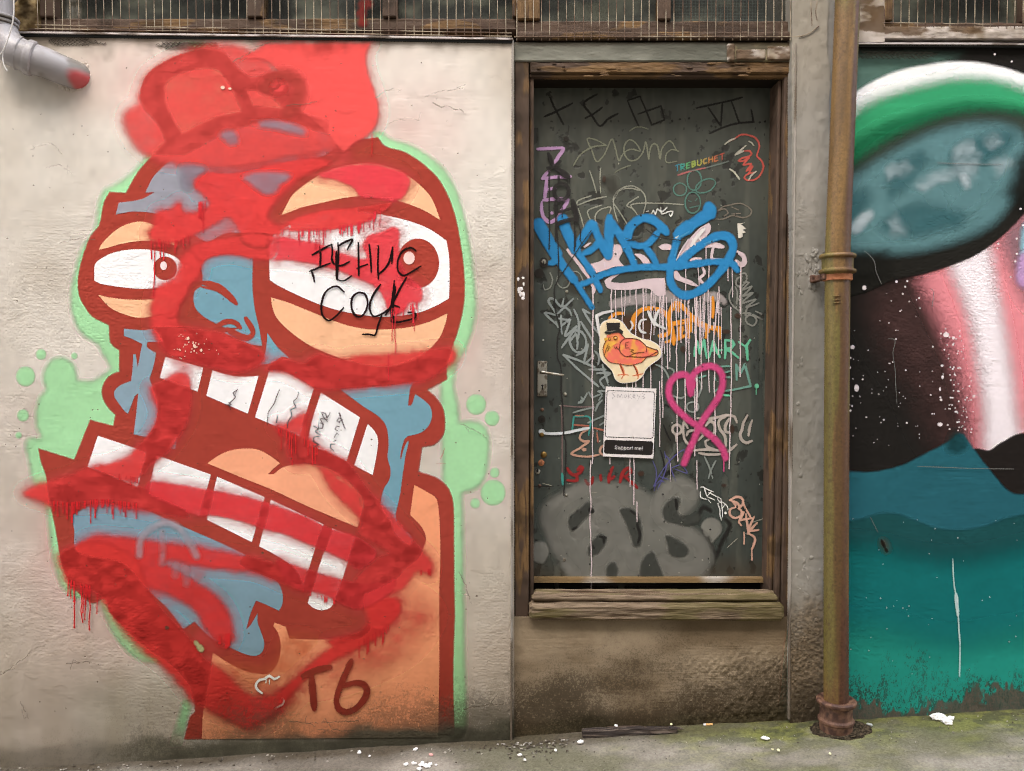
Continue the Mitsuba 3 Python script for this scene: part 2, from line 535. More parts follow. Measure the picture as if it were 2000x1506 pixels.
def sill_c(p, n, uv):
    g = fbm(p.x * 14, p.z * 130, p.y * 90, 4)
    c = mix(A(84, 70, 55), A(134, 116, 95), smoothstep(0.25, 0.7, g))
    c = mix(c, A(60, 42, 26), 0.8 * smoothstep(0.58, 0.70, fbm(p.x * 7, p.z * 120, p.y * 80, 3)))
    moss = smoothstep(0.50, 0.66, fbm(p.x * 6, p.z * 25, p.y * 25, 3) + 0.18 * smoothstep(0.35, 1.0, p.x) - 0.06)
    return mix(c, A(92, 86, 44), 0.5 * moss)


def sill_h(p, n, uv):
    return 0.004 * fbm(p.x * 9, p.z * 150, p.y * 100, 3) + 0.0016 * noise(p.x * 60, p.z * 200, p.y * 200)


scene['rotten_wood'] = {'type': 'twosided', 'bsdf': bump(sill_h, glossy(sill_c, 0.85, 0.15))}


def grey_c(p, n, uv):
    f = fbm(p.x * 7, p.z * 3, 0.4, 4)
    c = mix(A(138, 134, 125), A(160, 155, 146), smoothstep(0.3, 0.7, f))
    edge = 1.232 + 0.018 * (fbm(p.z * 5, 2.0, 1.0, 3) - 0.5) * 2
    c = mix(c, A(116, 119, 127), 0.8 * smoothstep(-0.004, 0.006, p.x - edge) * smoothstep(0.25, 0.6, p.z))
    c = mix(c, A(150, 140, 122), 0.5 * smoothstep(2.4, 2.7, p.z))
    h = hgt(p)
    n2 = noise(p.x * 150, p.z * 150, 1.0)
    d = smoothstep(0.62, 0.30, h + (fbm(p.x * 9, p.z * 8, 5.0, 3) - 0.5) * 0.4)
    c = mix(c, mix(A(84, 70, 52), A(132, 112, 86), n2), 0.85 * d)
    m = smoothstep(0.20, 0.02, h + (f - 0.5) * 0.3)
    c = mix(c, A(44, 38, 28), 0.75 * m * smoothstep(0.3, 0.6, n2 + 0.2))
    pit = smoothstep(0.60, 0.75, fbm(p.x * 60, p.z * 42, 3.0, 3))
    return c * (1 - 0.10 * pit)


def grey_h(p, n, uv):
    edge = 1.232 + 0.018 * (fbm(p.z * 5, 2.0, 1.0, 3) - 0.5) * 2
    rough = smoothstep(0.42, 0.60, fbm(p.x * 6, p.z * 2.6, 9.0, 3))
    low = smoothstep(0.7, 0.35, hgt(p))
    return 0.006 * fbm(p.x * 16, p.z * 7, 4.0, 3) + 0.0035 * fbm(p.x * 60, p.z * 34, 14.0, 2) + (0.0035 * rough + 0.004 * low) * fbm(p.x * 110, p.z * 95, 1.0, 2) + 0.004 * smoothstep(0.004, -0.004, p.x - edge)


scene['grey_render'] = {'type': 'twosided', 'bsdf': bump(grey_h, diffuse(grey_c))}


def plinth_c(p, n, uv):
    f = fbm(p.x * 4, p.z * 7, 1.0, 4)
    c = mix(A(164, 146, 122), A(134, 116, 93), smoothstep(0.3, 0.7, f))
    h = hgt(p)
    n2 = noise(p.x * 330, p.z * 330, 1.0) * 0.5 + noise(p.x * 170, p.z * 170, 4.0) * 0.3 + noise(p.x * 70, p.z * 60, 9.0) * 0.2
    m = smoothstep(0.42, 0.02, h + (fbm(p.x * 5, p.z * 7, 3.0, 4) - 0.5) * 0.45) 
    c = c * (1 - 0.50 * m)
    c = mix(c, A(50, 40, 26), dr.clip(smoothstep(0.74, 0.46, n2 + 0.40 - 0.5 * m) * m, 0, 1) * 0.62)
    foot = smoothstep(0.07, 0.01, h + (f - 0.5) * 0.13)
    c = mix(c, mix(A(32, 28, 20), A(120, 108, 80), n2 * f), foot * 0.85)
    return c * (0.88 + 0.22 * n2) * (1 - 0.25 * smoothstep(0.40, 0.46, p.z + 0.04 * (f - 0.5)))


def plinth_h(p, n, uv):
    rough = smoothstep(0.60, 0.95, p.x + 0.3 * (fbm(p.x * 5, p.z * 5, 2.0, 2) - 0.5)) * smoothstep(0.42, 0.28, p.z)
    return 0.008 * fbm(p.x * 7, p.z * 9, 1.0, 3) + 0.0008 * noise(p.x * 10, p.z * 280, 1.0) + 0.001 * noise(p.x * 130, p.z * 130, 3.0) + 0.010 * rough * fbm(p.x * 62, p.z * 48, 5.0, 2)


scene['plinth_render'] = {'type': 'twosided', 'bsdf': bump(plinth_h, diffuse(plinth_c))}


def lintel_c(p, n, uv):
    f = fbm(p.x * 6, p.z * 18, 1.0, 4)
    c = mix(A(108, 108, 98), A(134, 133, 122), smoothstep(0.3, 0.7, f))
    bare = smoothstep(0.845, 0.86, p.x + 0.02 * (f - 0.5))
    c = mix(c, mix(A(112, 102, 82), A(150, 136, 104), smoothstep(0.45, 0.6, fbm(p.x * 20, p.z * 20, 3.0, 3))), 0.7 * bare)
    low = smoothstep(2.672, 2.66, p.z + 0.01 * (fbm(p.x * 12, 1.0, 1.0, 3) - 0.5)) * smoothstep(2.64, 2.66, p.z)
    top = smoothstep(2.725, 2.74, p.z + 0.02 * (f - 0.5))
    return mix(c, A(62, 50, 38), 0.6 * top) * (1 - 0.2 * low)


def lintel_h(p, n, uv):
    return 0.006 * fbm(p.x * 8, p.z * 20, 1.0, 3) + 0.002 * fbm(p.x * 45, p.z * 140, 4.0, 2)


scene['lintel_render'] = {'type': 'twosided', 'bsdf': bump(lintel_h, diffuse(lintel_c))}


def stone_c(p, n, uv):
    f = fbm(p.x * 30, p.z * 30, p.y * 30, 4)
    c = mix(A(92, 74, 48), A(176, 150, 108), smoothstep(0.3, 0.68, f))
    return mix(c, A(52, 40, 28), 0.7 * smoothstep(0.55, 0.7, fbm(p.x * 14, p.z * 14, 3.0, 3)))


scene['rough_stone'] = {'type': 'twosided', 'bsdf': bump(lambda p, n, uv: 0.02 * fbm(p.x * 34, p.z * 34, 2.0, 4), diffuse(stone_c))}


def peel_c(p, n, uv):
    f = fbm(p.x * 15, p.z * 13, p.y * 15, 4)
    c = mix(A(188, 178, 168), A(150, 136, 118), smoothstep(0.35, 0.65, f))
    return mix(c, A(92, 70, 48), 0.85 * smoothstep(0.50, 0.62, fbm(p.x * 9 + 3, p.z * 20, 2.0, 4)))


scene['peeling_plaster'] = {'type': 'twosided', 'bsdf': bump(lambda p, n, uv: 0.012 * fbm(p.x * 22, p.z * 22, 2.0, 4), diffuse(peel_c))}


def rust_c(p, n, uv):
    s = p.x - (1.236 + 0.04 * dr.maximum(p.z - 1.92, 0))
    band = smoothstep(-0.004, 0.012, s + 0.016 * (fbm(p.z * 2.2, 1.0, 2.0, 3) - 0.5))
    lng = fbm(s * 26, p.z * 1.6, 2.0, 4)
    c = mix(A(126, 96, 54), A(92, 68, 38), smoothstep(0.35, 0.65, lng))
    c = mix(c, mix(A(58, 38, 26), A(92, 55, 33), lng), band * (0.60 + 0.40 * smoothstep(0.35, 0.55, fbm(s * 7, p.z * 1.1, 6.0, 3) + 0.2 * smoothstep(1.7, 2.2, p.z))))
    moss = smoothstep(0.47, 0.62, fbm(s * 22, p.z * 1.3 + 4, 5.0, 3) + 0.05 - 0.16 * band)
    c = mix(c, A(104, 100, 46), 0.6 * moss)
    sp = smoothstep(0.60, 0.76, fbm(p.x * 90, p.z * 60, p.y * 90, 3))
    c = mix(c, A(74, 48, 32), 0.4 * sp)
    return c * (0.75 + 0.5 * noise(p.x * 190, p.z * 190, p.y * 190))


scene['rusty_iron'] = {'type': 'twosided', 'bsdf': bump(lambda p, n, uv: 0.0012 * fbm(p.x * 80, p.z * 70, p.y * 80, 3), glossy(rust_c, 0.55, 0.45))}


def dark_rust_c(p, n, uv):
    f = fbm(p.x * 50, p.z * 50, p.y * 50, 4)
    return mix(A(70, 48, 40), A(118, 86, 68), smoothstep(0.3, 0.7, f)) * (0.85 + 0.3 * noise(p.x * 200, p.z * 200, p.y * 200))


scene['brown_rust'] = {'type': 'twosided', 'bsdf': bump(lambda p, n, uv: 0.0018 * fbm(p.x * 90, p.z * 90, p.y * 90, 3), glossy(dark_rust_c, 0.65, 0.35))}
scene['orange_rust'] = {'type': 'twosided', 'bsdf': glossy(lambda p, n, uv: mix(A(150, 88, 56), A(196, 132, 92), fbm(p.x * 120, p.z * 120, p.y * 120, 3)), 0.7, 0.25)}


def pvc_c(p, n, uv):
    f = fbm(p.x * 14, p.z * 14, p.y * 14, 4)
    c = mix(A(142, 138, 138), A(168, 163, 164), f)
    c = mix(c, A(104, 96, 84), 0.75 * smoothstep(0.5, 0.68, fbm(p.x * 9, p.z * 18, p.y * 9, 3) + 0.10 * smoothstep(0.2, -0.9, n.z)))
    d = dr.sqrt(dr.square(p.x + 1.655) + dr.square(p.z - 2.575))
    return mix(c, A(198, 60, 62), 0.85 * smoothstep(0.052, 0.022, d + 0.025 * (f - 0.5)))


scene['grey_plastic'] = {'type': 'twosided', 'bsdf': glossy(pvc_c, 0.38, 0.5)}
metal = lambda c, r=0.35: {'type': 'twosided', 'bsdf': glossy(alb(*c), r, 0.5, 0.85)}
scene['worn_steel'] = {'type': 'twosided', 'bsdf': glossy(lambda p, n, uv: mix(A(176, 172, 160), A(120, 110, 96), smoothstep(0.45, 0.65, fbm(p.x * 80, p.z * 60, p.y * 60, 3))), 0.4, 0.5, 0.6)}
scene['brass'] = metal((150, 118, 66), 0.4)
scene['flashing_metal'] = {'type': 'twosided', 'bsdf': glossy(lambda p, n, uv: mix(A(196, 186, 182), A(112, 100, 92), smoothstep(0.5, 0.66, fbm(p.x * 12, p.z * 60, p.y * 30, 3))), 0.42, 0.5, 0.35)}
scene['bead_metal'] = {'type': 'twosided', 'bsdf': glossy(lambda p, n, uv: mix(A(158, 150, 140), A(104, 92, 78), smoothstep(0.50, 0.72, fbm(p.x * 30, p.z * 6, p.y * 30, 3) + 0.35 * smoothstep(0.5, 0.1, hgt(p)))), 0.75, 0.15)}
scene['grille_wire'] = {'type': 'twosided', 'bsdf': glossy(lambda p, n, uv: mix(A(160, 146, 124), A(92, 70, 54), smoothstep(0.35, 0.62, fbm(p.x * 13, p.z * 16, 1.0, 3))), 0.55, 0.4, 0.1)}
scene['lath_wire'] = {'type': 'diffuse', 'reflectance': {'type': 'rgb', 'value': [0.05, 0.042, 0.032]}}
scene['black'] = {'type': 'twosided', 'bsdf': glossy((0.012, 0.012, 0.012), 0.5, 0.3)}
scene['dark_room'] = {'type': 'twosided', 'bsdf': {'type': 'diffuse', 'reflectance': {'type': 'rgb', 'value': [0.10, 0.10, 0.09]}}}
scene['white_cable'] = {'type': 'twosided', 'bsdf': glossy(alb(205, 200, 194), 0.5, 0.4)}
scene['white_paper'] = {'type': 'twosided', 'bsdf': glossy(lambda p, n, uv: A(238, 232, 230) * (0.92 + 0.12 * noise(p.x * 40, p.z * 40, 2.0)), 0.6, 0.3)}
scene['sticker_paint'] = glossy(lambda p, n, uv: pal(uv) * (0.94 + 0.1 * noise(p.x * 60, p.z * 60, 2.0)), 0.5, 0.35)
scene['bird_paint'] = glossy(lambda p, n, uv: mix(pal(uv), mix(A(238, 110, 100), A(240, 186, 70), smoothstep(0.35, 0.65, fbm(p.x * 40, p.z * 34, 3.0, 3))), 0.55), 0.5, 0.35)


def pane_c(p, n, uv):
    f = fbm(p.x * 5, p.z * 9, 2.0, 4)
    c = mix(A(52, 55, 50), A(112, 114, 98), smoothstep(0.35, 0.7, f))
    w = smoothstep(0.85, 0.95, dr.maximum(noise(p.x * 1.0, 0.0, 0.0) * 0 + dr.abs(p.x * 80 - dr.floor(p.x * 80) - 0.5) * 2, dr.abs(p.z * 80 - dr.floor(p.z * 80) - 0.5) * 2)) * smoothstep(0.55, 0.6, p.x) * smoothstep(1.02, 0.98, p.x)
    return mix(c, A(100, 112, 104), 0.5 * w)


scene['dirty_glass'] = {'type': 'blendbsdf', 'weight': proc(lambda p, n, uv: 0.22 + 0.35 * smoothstep(0.4, 0.65, fbm(p.x * 4, p.z * 3, 7.0, 3)) + 0.25 * smoothstep(2.90, 2.83, p.z)),
                        'a': {'type': 'thindielectric'}, 'b': {'type': 'twosided', 'bsdf': glossy(pane_c, 0.3, 0.5)}}


def ground_c(p, n, uv):
    f = fbm(p.x * 3, p.y * 5, 1.0, 4)
    n2 = noise(p.x * 150, p.y * 150, 1.0) * 0.6 + noise(p.x * 320, p.y * 320, 3.0) * 0.4
    c = mix(A(154, 146, 134), A(116, 109, 98), smoothstep(0.3, 0.7, f)) * (0.68 + 0.55 * n2)
    wall = smoothstep(-0.34, -0.06, p.y + 0.14 * (fbm(p.x * 4, p.y * 6, 5.0, 3) - 0.5))
    right = smoothstep(0.25, 0.95, p.x + 0.5 * (fbm(p.x * 3, p.y * 3, 9.0, 3) - 0.5))
    moss = smoothstep(0.28, 0.68, fbm(p.x * 6, p.y * 13, 4.0, 5) + 0.24 * right * wall - 0.04)
    green = mix(A(70, 76, 38), A(116, 120, 50), smoothstep(0.3, 0.7, fbm(p.x * 22, p.y * 34, 2.0, 3)))
    c = mix(c, green * (0.6 + 0.8 * n2), 0.85 * moss * right * (0.35 + 0.65 * wall))
    pale = smoothstep(-0.5, 0.1, p.x)
    c = mix(c, A(112, 112, 82) * (0.72 + 0.55 * n2), 0.45 * pale * smoothstep(0.38, 0.65, f))
    dirt = smoothstep(-0.10, -0.015, p.y + 0.09 * (fbm(p.x * 8, p.y * 8, 6.0, 3) - 0.5))
    c = mix(c, A(72, 62, 48) * (0.6 + 0.9 * n2), 0.75 * dirt * (1 - 0.6 * right))
    return c


scene['alley_ground'] = {'type': 'twosided', 'bsdf': bump(lambda p, n, uv: 0.010 * fbm(p.x * 12, p.y * 12, 1.0, 4) + 0.003 * fbm(p.x * 120, p.y * 120, 4.0, 2), diffuse(ground_c))}
scene['grit'] = {'type': 'twosided', 'bsdf': diffuse(lambda p, n, uv: mix(A(84, 76, 66), A(190, 182, 170), smoothstep(0.45, 0.85, noise(p.x * 70, p.y * 70, 2.0))))}
for nm, c, r in (('white_scrap', (244, 240, 236), 0.7), ('pink_scrap', (214, 160, 152), 0.7), ('cork', (226, 178, 116), 0.8), ('blue_plastic', (82, 178, 196), 0.35), ('grey_bottle', (176, 178, 172), 0.3), ('cream_scrap', (232, 226, 186), 0.7)):
    scene[nm] = {'type': 'twosided', 'bsdf': glossy(alb(*c), r, 0.35)}
scene['black_wood'] = {'type': 'twosided', 'bsdf': bump(lambda p, n, uv: 0.004 * fbm(p.x * 14, p.y * 120, p.z * 120, 3), glossy(lambda p, n, uv: mix(A(52, 44, 40), A(112, 98, 86), smoothstep(0.45, 0.75, fbm(p.x * 10, p.y * 160, p.z * 120, 3))), 0.7, 0.3))}

# ------------------------------------------------------------------ the ground and the walls
def ground_mesh():
    xs = np.unique(np.r_[np.linspace(-14, -2.6, 24), np.linspace(-2.6, 2.8, 220), np.linspace(2.8, 14, 24)])
    ys = np.unique(np.r_[np.linspace(-14, -1.2, 26), np.linspace(-1.2, 0.25, 80)])
    X, Y = np.meshgrid(xs, ys, indexing='ij')
    Z = SLOPE * X + GZ + (meshkit.fbm(np.stack([X * 5, Y * 6, X * 0], -1), 4, 3) - 0.5) * 0.012 + (meshkit.fbm(np.stack([X * 30, Y * 30, X * 0], -1), 2, 5) - 0.5) * 0.005
    Z = Z - 0.010 * np.clip(-Y / 0.6, 0, 1)
    v = np.stack([X, Y, Z], -1).reshape(-1, 3)
    i, j = np.meshgrid(np.arange(len(xs) - 1), np.arange(len(ys) - 1), indexing='ij')
    a = (i * len(ys) + j).ravel()
    q = np.stack([a, a + len(ys), a + len(ys) + 1, a + 1], -1)
    return trimesh.Trimesh(v, np.vstack([q[:, [0, 1, 2]], q[:, [0, 2, 3]]]), process=False)


add('pavement', ground_mesh(), 'alley_ground', smooth=True, kind='structure')

WALL = thing('mural_wall', 'beige plastered wall painted with a big cartoon monster face', 'wall')
FACE = WALL
add('plaster', prism([(-3000, 40), (60, 66), (1000, 76), (1000, 1640), (-3000, 1800)], 0.0, 0.3), 'plaster', WALL)


def bar_along(px_pts, y0, y1, h):
    """A strip that follows a line of the photograph: px_pts its upper edge, h its height in metres."""
    ms = []
    for (a, b) in zip(px_pts[:-1], px_pts[1:]):
        p0, p1 = P(*a, y0), P(*b, y0)
        v = []
        for p in (p0, p1):
            for y in (y0, y1):
                for z in (0, -h):
                    v.append((p[0], y, p[2] + z))
        ms.append(trimesh.convex.convex_hull(np.array(v)))
    return joined(ms)


add('ledge_strip', bar_along([(-2000, 50), (58, 61), (400, 66), (700, 69), (1002, 74)], -0.016, 0.06, 0.0065), 'flashing_metal', WALL)
add('ledge_shade', bar_along([(-2000, 53.5), (58, 64.5), (400, 69.5), (700, 72.5), (1000, 77.5)], -0.006, 0.05, 0.013), 'black', WALL)  # black strip put in as the shadow below the ledge


add('reveal', prism([(950, 84), (1004.2, 84), (1004.2, 1640), (950, 1640)], 0.014, 0.3), 'plaster', WALL)


def bead(px_pts, w, y0, y1):
    ms = []
    for a, b in zip(px_pts[:-1], px_pts[1:]):
        p0, p1 = P(*a, y0), P(*b, y0)
        v = [(p[0] + dx, y, p[2]) for p in (p0, p1) for dx in (-w / 2, w / 2) for y in (y0, y1)]
        v += [(p[0], y0 - 0.0035, p[2]) for p in (p0, p1)]
        ms.append(trimesh.convex.convex_hull(np.array(v)))
    return joined(ms)


add('corner_bead', bead([(1001, 78), (1000.5, 420), (1000, 760), (999.5, 1100), (998.5, 1446)], 0.008, -0.003, 0.03), 'bead_metal', WALL, label='thin pale metal bead along the right edge of the wall')


def lath(px0, px1, rows, y0, fade=None):
    ms = []
    for r in range(rows):
        n = int((px1 - px0) / 5.5)
        xs = np.linspace(px0 + RNG.uniform(0, 26), px1 - RNG.uniform(0, 40), n)
        if fade: xs = xs[(xs < px0 + (px1 - px0) * (1 - 0.25 * r / rows))]
        ys = y0(xs) + r * 3.6 + np.where(np.arange(len(xs)) % 2 == r % 2, -1.8, 1.8) + RNG.normal(0, 0.2, len(xs))
        v = np.array([P(a, b, 0.0) + [0, -0.0035, 0] for a, b in zip(xs, ys)])
        ms.append(tube(v, 0.0014, 5))
    return joined(ms)


add('metal_lath', joined([lath(82, 210, 4, lambda x: 76 + (x - 80) * 0.02), lath(300, 440, 4, lambda x: 84 + (x - 300) * 0.01)]), 'lath_wire', WALL, label='strips of bare expanded metal lath under the ledge')

UPW = thing('upper_wall', 'bare rough brown masonry at the top left corner between pipe and window', 'wall')
add('masonry', prism([(-2000, -900), (74, -900), (74, 58), (-2000, 44)], 0.03, 0.3), 'rough_stone', UPW)

PLIN = thing('plinth_wall', 'dirty brown rendered wall below the door', 'wall')
add('render', prism([(990, 1205), (1552, 1205), (1552, 1640), (990, 1640)], 0.03, 0.3), 'plinth_render', PLIN)

PIL = thing('pillar', 'grey rendered pillar between the door and the rusty pipe', 'pillar')
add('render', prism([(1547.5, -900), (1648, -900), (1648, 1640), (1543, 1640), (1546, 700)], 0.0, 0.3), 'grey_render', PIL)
add('corner_bead', bead([(1555, 84), (1553.5, 250), (1550.5, 520), (1547.5, 760), (1545, 1000), (1543, 1220), (1542, 1405)], 0.0075, -0.002, 0.02), 'bead_metal', PIL, label='white corner bead at the left edge of the pillar')
# lumps of filler and dried render on the pillar
lumps = []
for i in range(46):
    px, py = (RNG.uniform(1556, 1568), RNG.uniform(480, 1190)) if i < 22 else (RNG.uniform(1566, 1606), RNG.normal(540, 45) if i < 36 else RNG.uniform(1080, 1240))
    c = P(px, py, 0.0)
    lumps.append(stone((0, 0, 0), RNG.uniform(0.003, 0.009), i + 3, 0.35))
    lumps[-1].vertices = lumps[-1].vertices[:, [1, 2, 0]] * [1, 0.9, 1.5] + c
for i in range(26):
    c = P(RNG.normal(1592, 8), RNG.uniform(486, 566), 0.0)
    s = stone((0, 0, 0), RNG.uniform(0.006, 0.015), i + 60, 0.5)
    s.vertices = s.vertices[:, [1, 2, 0]] * [.8, 0.8, 1.3] + c
    lumps.append(s)
add('render_lump', joined(lumps), 'grey_render', PIL, smooth=True, kind='stuff', label='lumps of filler stuck to the pillar')

MUR = thing('mural_wall', 'wall painted with a huge dark alien eye, a pink beam and teal hills', 'wall')
add('plaster', prism([(1640, 85), (2000, 87), (4000, 90), (4000, 1500), (1640, 1640)], 0.014, 0.3), 'paint_wall_base', MUR)
add('ledge_strip', bar_along([(1645, 82.5), (1850, 83), (2000, 84), (4000, 90)], -0.012, 0.08, 0.0065), 'flashing_metal', MUR)
add('ledge_shade', bar_along([(1645, 86), (1850, 86.5), (2000, 87.5), (4000, 93)], -0.002, 0.05, 0.010), 'black', MUR)  # black strip, painted shadow under this ledge as well
add('metal_lath', lath(1672, 1850, 4, lambda x: 102 + (x - 1670) * 0.012, True), 'lath_wire', MUR, label='bare expanded metal lath at the top of the wall')
add('upper_plaster', prism([(1640, -900), (1728, -900), (1728, 40), (1728, 82), (1640, 82)], 0.02, 0.3), 'peeling_plaster', MUR, label='pale peeling plaster beside the window')

LIN = thing('lintel', 'grey rendered beam with a broken right end over the door', 'lintel')
add('render', rough_box(P(1004, 100, 0.03)[0], P(1548, 100, 0.03)[0], 0.03, 0.3, P(1200, 119.5, 0.03)[2], P(1200, 82, 0.03)[2], 0.022, 0.003, (20, 20, 30), 2), 'lintel_render', LIN, smooth=40)
br = joined([rough_box(P(a, 100, .02)[0], P(b, 100, .02)[0], 0.021, 0.06, P(1200, c, .02)[2], P(1200, d, .02)[2], 0.008, 0.003, (60, 60, 60), s, 0.004) for a, b, c, d, s in ((1421, 1436, 118, 84, 1), (1439, 1496, 116, 96, 2), (1500, 1545, 117, 90, 3))])
add('broken_plaster', br, 'peeling_plaster', LIN, smooth=40, label='chipped yellowish plaster at the beam\'s right end')

# ------------------------------------------------------------------ door frame
FR = thing('door_frame', 'old brown wooden door frame with flaking paint', 'door frame')
zb, zt = P(1200, 1216, .04)[2], P(1200, 120, .04)[2]
X = lambda px, y: P(px, 753, y)[0]
add('jamb', rough_box(X(1005.5, .04), X(1033, .04), .036, .23, zb, zt, 0.02, 0.0016, (40, 40, 12), 4), 'wood_upright', FR, smooth=40)
add('door_stop', rough_box(X(1034, .06), X(1042.5, .06), .056, .23, P(1200, 1175, .06)[2], P(1200, 152, .06)[2], 0.02, 0.0006, (40, 40, 12), 5), 'wood_upright', FR, smooth=40)
# the right-hand jamb leans inwards a little towards its foot
def lean(m, dx_top, dx_bot):
    z = (m.vertices[:, 2] - zb) / (zt - zb)
    m.vertices[:, 0] += dx_bot + (dx_top - dx_bot) * z
    return m


xr = X(1537, .04)
add('jamb', lean(rough_box(xr - .002, xr + .030, .034, .23, zb, zt, 0.02, 0.0025, (40, 40, 10), 6), 0.006, -0.014), 'wood_upright', FR, smooth=40, label='right jamb worn to raw wood')
add('moulding', lean(rough_box(xr - .024, xr - .004, .046, .23, zb + .03, zt - .04, 0.02, 0.002, (40, 40, 10), 7), 0.006, -0.014), 'wood_upright', FR, smooth=40)
add('door_stop', lean(rough_box(xr - .040, xr - .026, .072, .23, zb + .06, zt - .06, 0.02, 0.001, (40, 40, 10), 8), 0.006, -0.014), 'wood_upright', FR, smooth=40)
add('head', rough_box(X(1035, .034), X(1546, .034), .034, .23, P(1200, 142.5, .034)[2], P(1200, 121, .034)[2], 0.012, 0.003, (25, 30, 60), 9), 'wood_across', FR, smooth=40, label='frame head of split raw wood with curling brown paint')
add('soffit', bevel_box(X(1034, .05), X(1540, .05), .075, .23, P(1200, 151, .05)[2], P(1200, 143, .05)[2], .001), 'painted_shade', FR)
scene['painted_shade'] = {'type': 'twosided', 'bsdf': glossy(alb(40, 34, 28), 0.8, 0.1)}  # darkness of the unlit soffit and gaps painted into the colour
add('head_bead', rough_box(X(1034, .05), X(1540, .05), .046, .074, P(1200, 151.5, .05)[2], P(1200, 145.5, .05)[2], 0.012, 0.0012, (25, 30, 60), 10, 0.002), 'wood_across', FR, smooth=40)
fl = []
for i in range(26):
    c = P(RNG.uniform(1045, 1535), RNG.uniform(120, 150), 0.03)
    s = RNG.uniform(.004, .014)
    q = trimesh.creation.icosphere(1, 1.0)
    q.vertices = q.vertices * [s * 1.6, .0035, s * .35] + c + [0, 0.002, 0]
    fl.append(q)
add('paint_flake', joined(fl), 'wood_across', FR, kind='stuff', label='curled flakes of old paint on the frame head')
add('threshold', rough_box(X(1041, .075), X(1522, .075), .06, .105, P(1200, 1167, .06)[2], P(1200, 1155, .06)[2], 0.015, 0.0014, (20, 40, 60), 11, 0.012), 'rotten_wood', FR, smooth=50)
add('threshold_nose', rough_box(X(1039, .02), X(1525, .02), .012, .09, P(1200, 1176, .012)[2], P(1200, 1164, .012)[2], 0.012, 0.0016, (18, 40, 60), 12, 0.010), 'rotten_wood', FR, smooth=50)
add('door_gap_shade', bevel_box(X(1034, .11), X(1536, .11), .19, .23, P(1200, 1215, .11)[2], P(1200, 1125, .11)[2], .001), 'painted_shade', FR)  # dark plate painted as the shade in the gap below the door
add('gap_floor', bevel_box(X(1034, .11), X(1536, .11), .1055, .19, P(1200, 1215, .11)[2], P(1200, 1176, .11)[2], .001), 'painted_shade', FR)
add('frame_backing', bevel_box(-0.12, 0.016, .236, .3, -.2, 2.8, .001), 'painted_shade', FR)
add('sill_beam', rough_box(X(1034, .0), X(1536, .0), -0.006, .1, P(1200, 1214, -.006)[2], P(1200, 1180, -.006)[2], 0.012, 0.0055, (9, 50, 70), 13, 0.012), 'rotten_wood', FR, smooth=50, label='rotten split timber beam under the threshold, mossy at its right end')

# ------------------------------------------------------------------ windows along the top
def window(name, label, px0, px1, posts, rail, y, sillmat='wood_across', glass_top=3.7):
    t = thing(name, label, 'window')
    zr0, zr1 = P(1000, rail[1], y)[2], P(1000, rail[0], y)[2]
    add('bottom_rail', rough_box(X(px0, y), X(px1, y), y, y + .07, zr0, zr1, 0.02, 0.0022, (22, 30, 60), int(px0)), 'wood_across', t, smooth=40)
    add('sill', rough_box(X(px0, y), X(px1, y), y - .03, y + .07, P(1000, rail[2], y)[2], zr0 - .003, 0.02, 0.003, (22, 30, 60), int(px0) + 1), sillmat, t, smooth=40)
    for i, (a, b) in enumerate(posts):
        add('mullion', rough_box(X(a, y), X(b, y), y - .012, y + .07, zr1 + .002, glass_top, 0.03, 0.0016, (40, 40, 12), i + int(px0)), 'wood_upright', t, smooth=40)
        w_ = .010
        if i + 1 < len(posts):
            x0, x1 = X(b, y) + .001, X(posts[i + 1][0], y) - .001
            g = trimesh.Trimesh([(x0, y + .03, zr1 - .01), (x1, y + .03, zr1 - .01), (x1, y + .03, glass_top), (x0, y + .03, glass_top)], [(0, 1, 2), (0, 2, 3)], process=False)
            add('pane', g, 'dirty_glass', t)
    add('top_rail', bevel_box(X(px0, y), X(px1, y), y, y + .07, glass_top, glass_top + .08), 'wood_across', t)
    return t


W1 = window('window', 'long brown framed window above the beige wall at the top left', 76, 1008, [(82, 121), (489, 521), (751, 778), (1001, 1008)], (36, 60, 64), 0.055)
W2 = window('window', 'brown framed window above the door', 1009, 1562, [(1010, 1054), (1281, 1306), (1537, 1561)], (41, 66, 81), 0.045)
W3 = window('window', 'window with peeling grey frame above the alien mural', 1708, 3200, [(1710, 1732), (1982, 2004), (2300, 2330)], (44, 56, 82), 0.06, 'peeling_plaster')
add('frame_side', bevel_box(X(1562, .05), X(1580, .05), .03, .2, P(1000, 80, .04)[2], 3.7), 'wood_upright', W2)


def grille(label, px0, px1, pitch, foot, extra, y, bars=()):
    t = thing('window_grille', label, 'window grille')
    n = int((px1 - px0) / pitch) + 1
    for i in range(n):
        px = px0 + i * pitch + RNG.normal(0, 0.5)
        f = foot(px) + extra
        top = P(px, 0, y); bot = P(px, f, y)
        b = RNG.normal(0, 0.0016)
        zs = np.linspace(3.72, bot[2], 6)
        l = np.c_[np.full(6, bot[0]) + b * np.sin(np.linspace(0, 3.1, 6)), np.full(6, y) + RNG.normal(0, .0012), zs]
        add('wire', tube(l, 0.0017, 6), 'grille_wire', t)
    for d, px2 in bars:
        xs = np.linspace(px0 - 5, px2, 40)
        l = np.array([P(a, foot(a) + d + RNG.normal(0, .25), y - .003) for a in xs])
        add('crossbar', tube(l, 0.0018, 6), 'grille_wire', t)
    z2 = 3.35
    add('crossbar', tube([(X(px0, y), y - .003, z2), (X(px1, y), y - .003, z2)], 0.0018, 6), 'grille_wire', t)
    return t


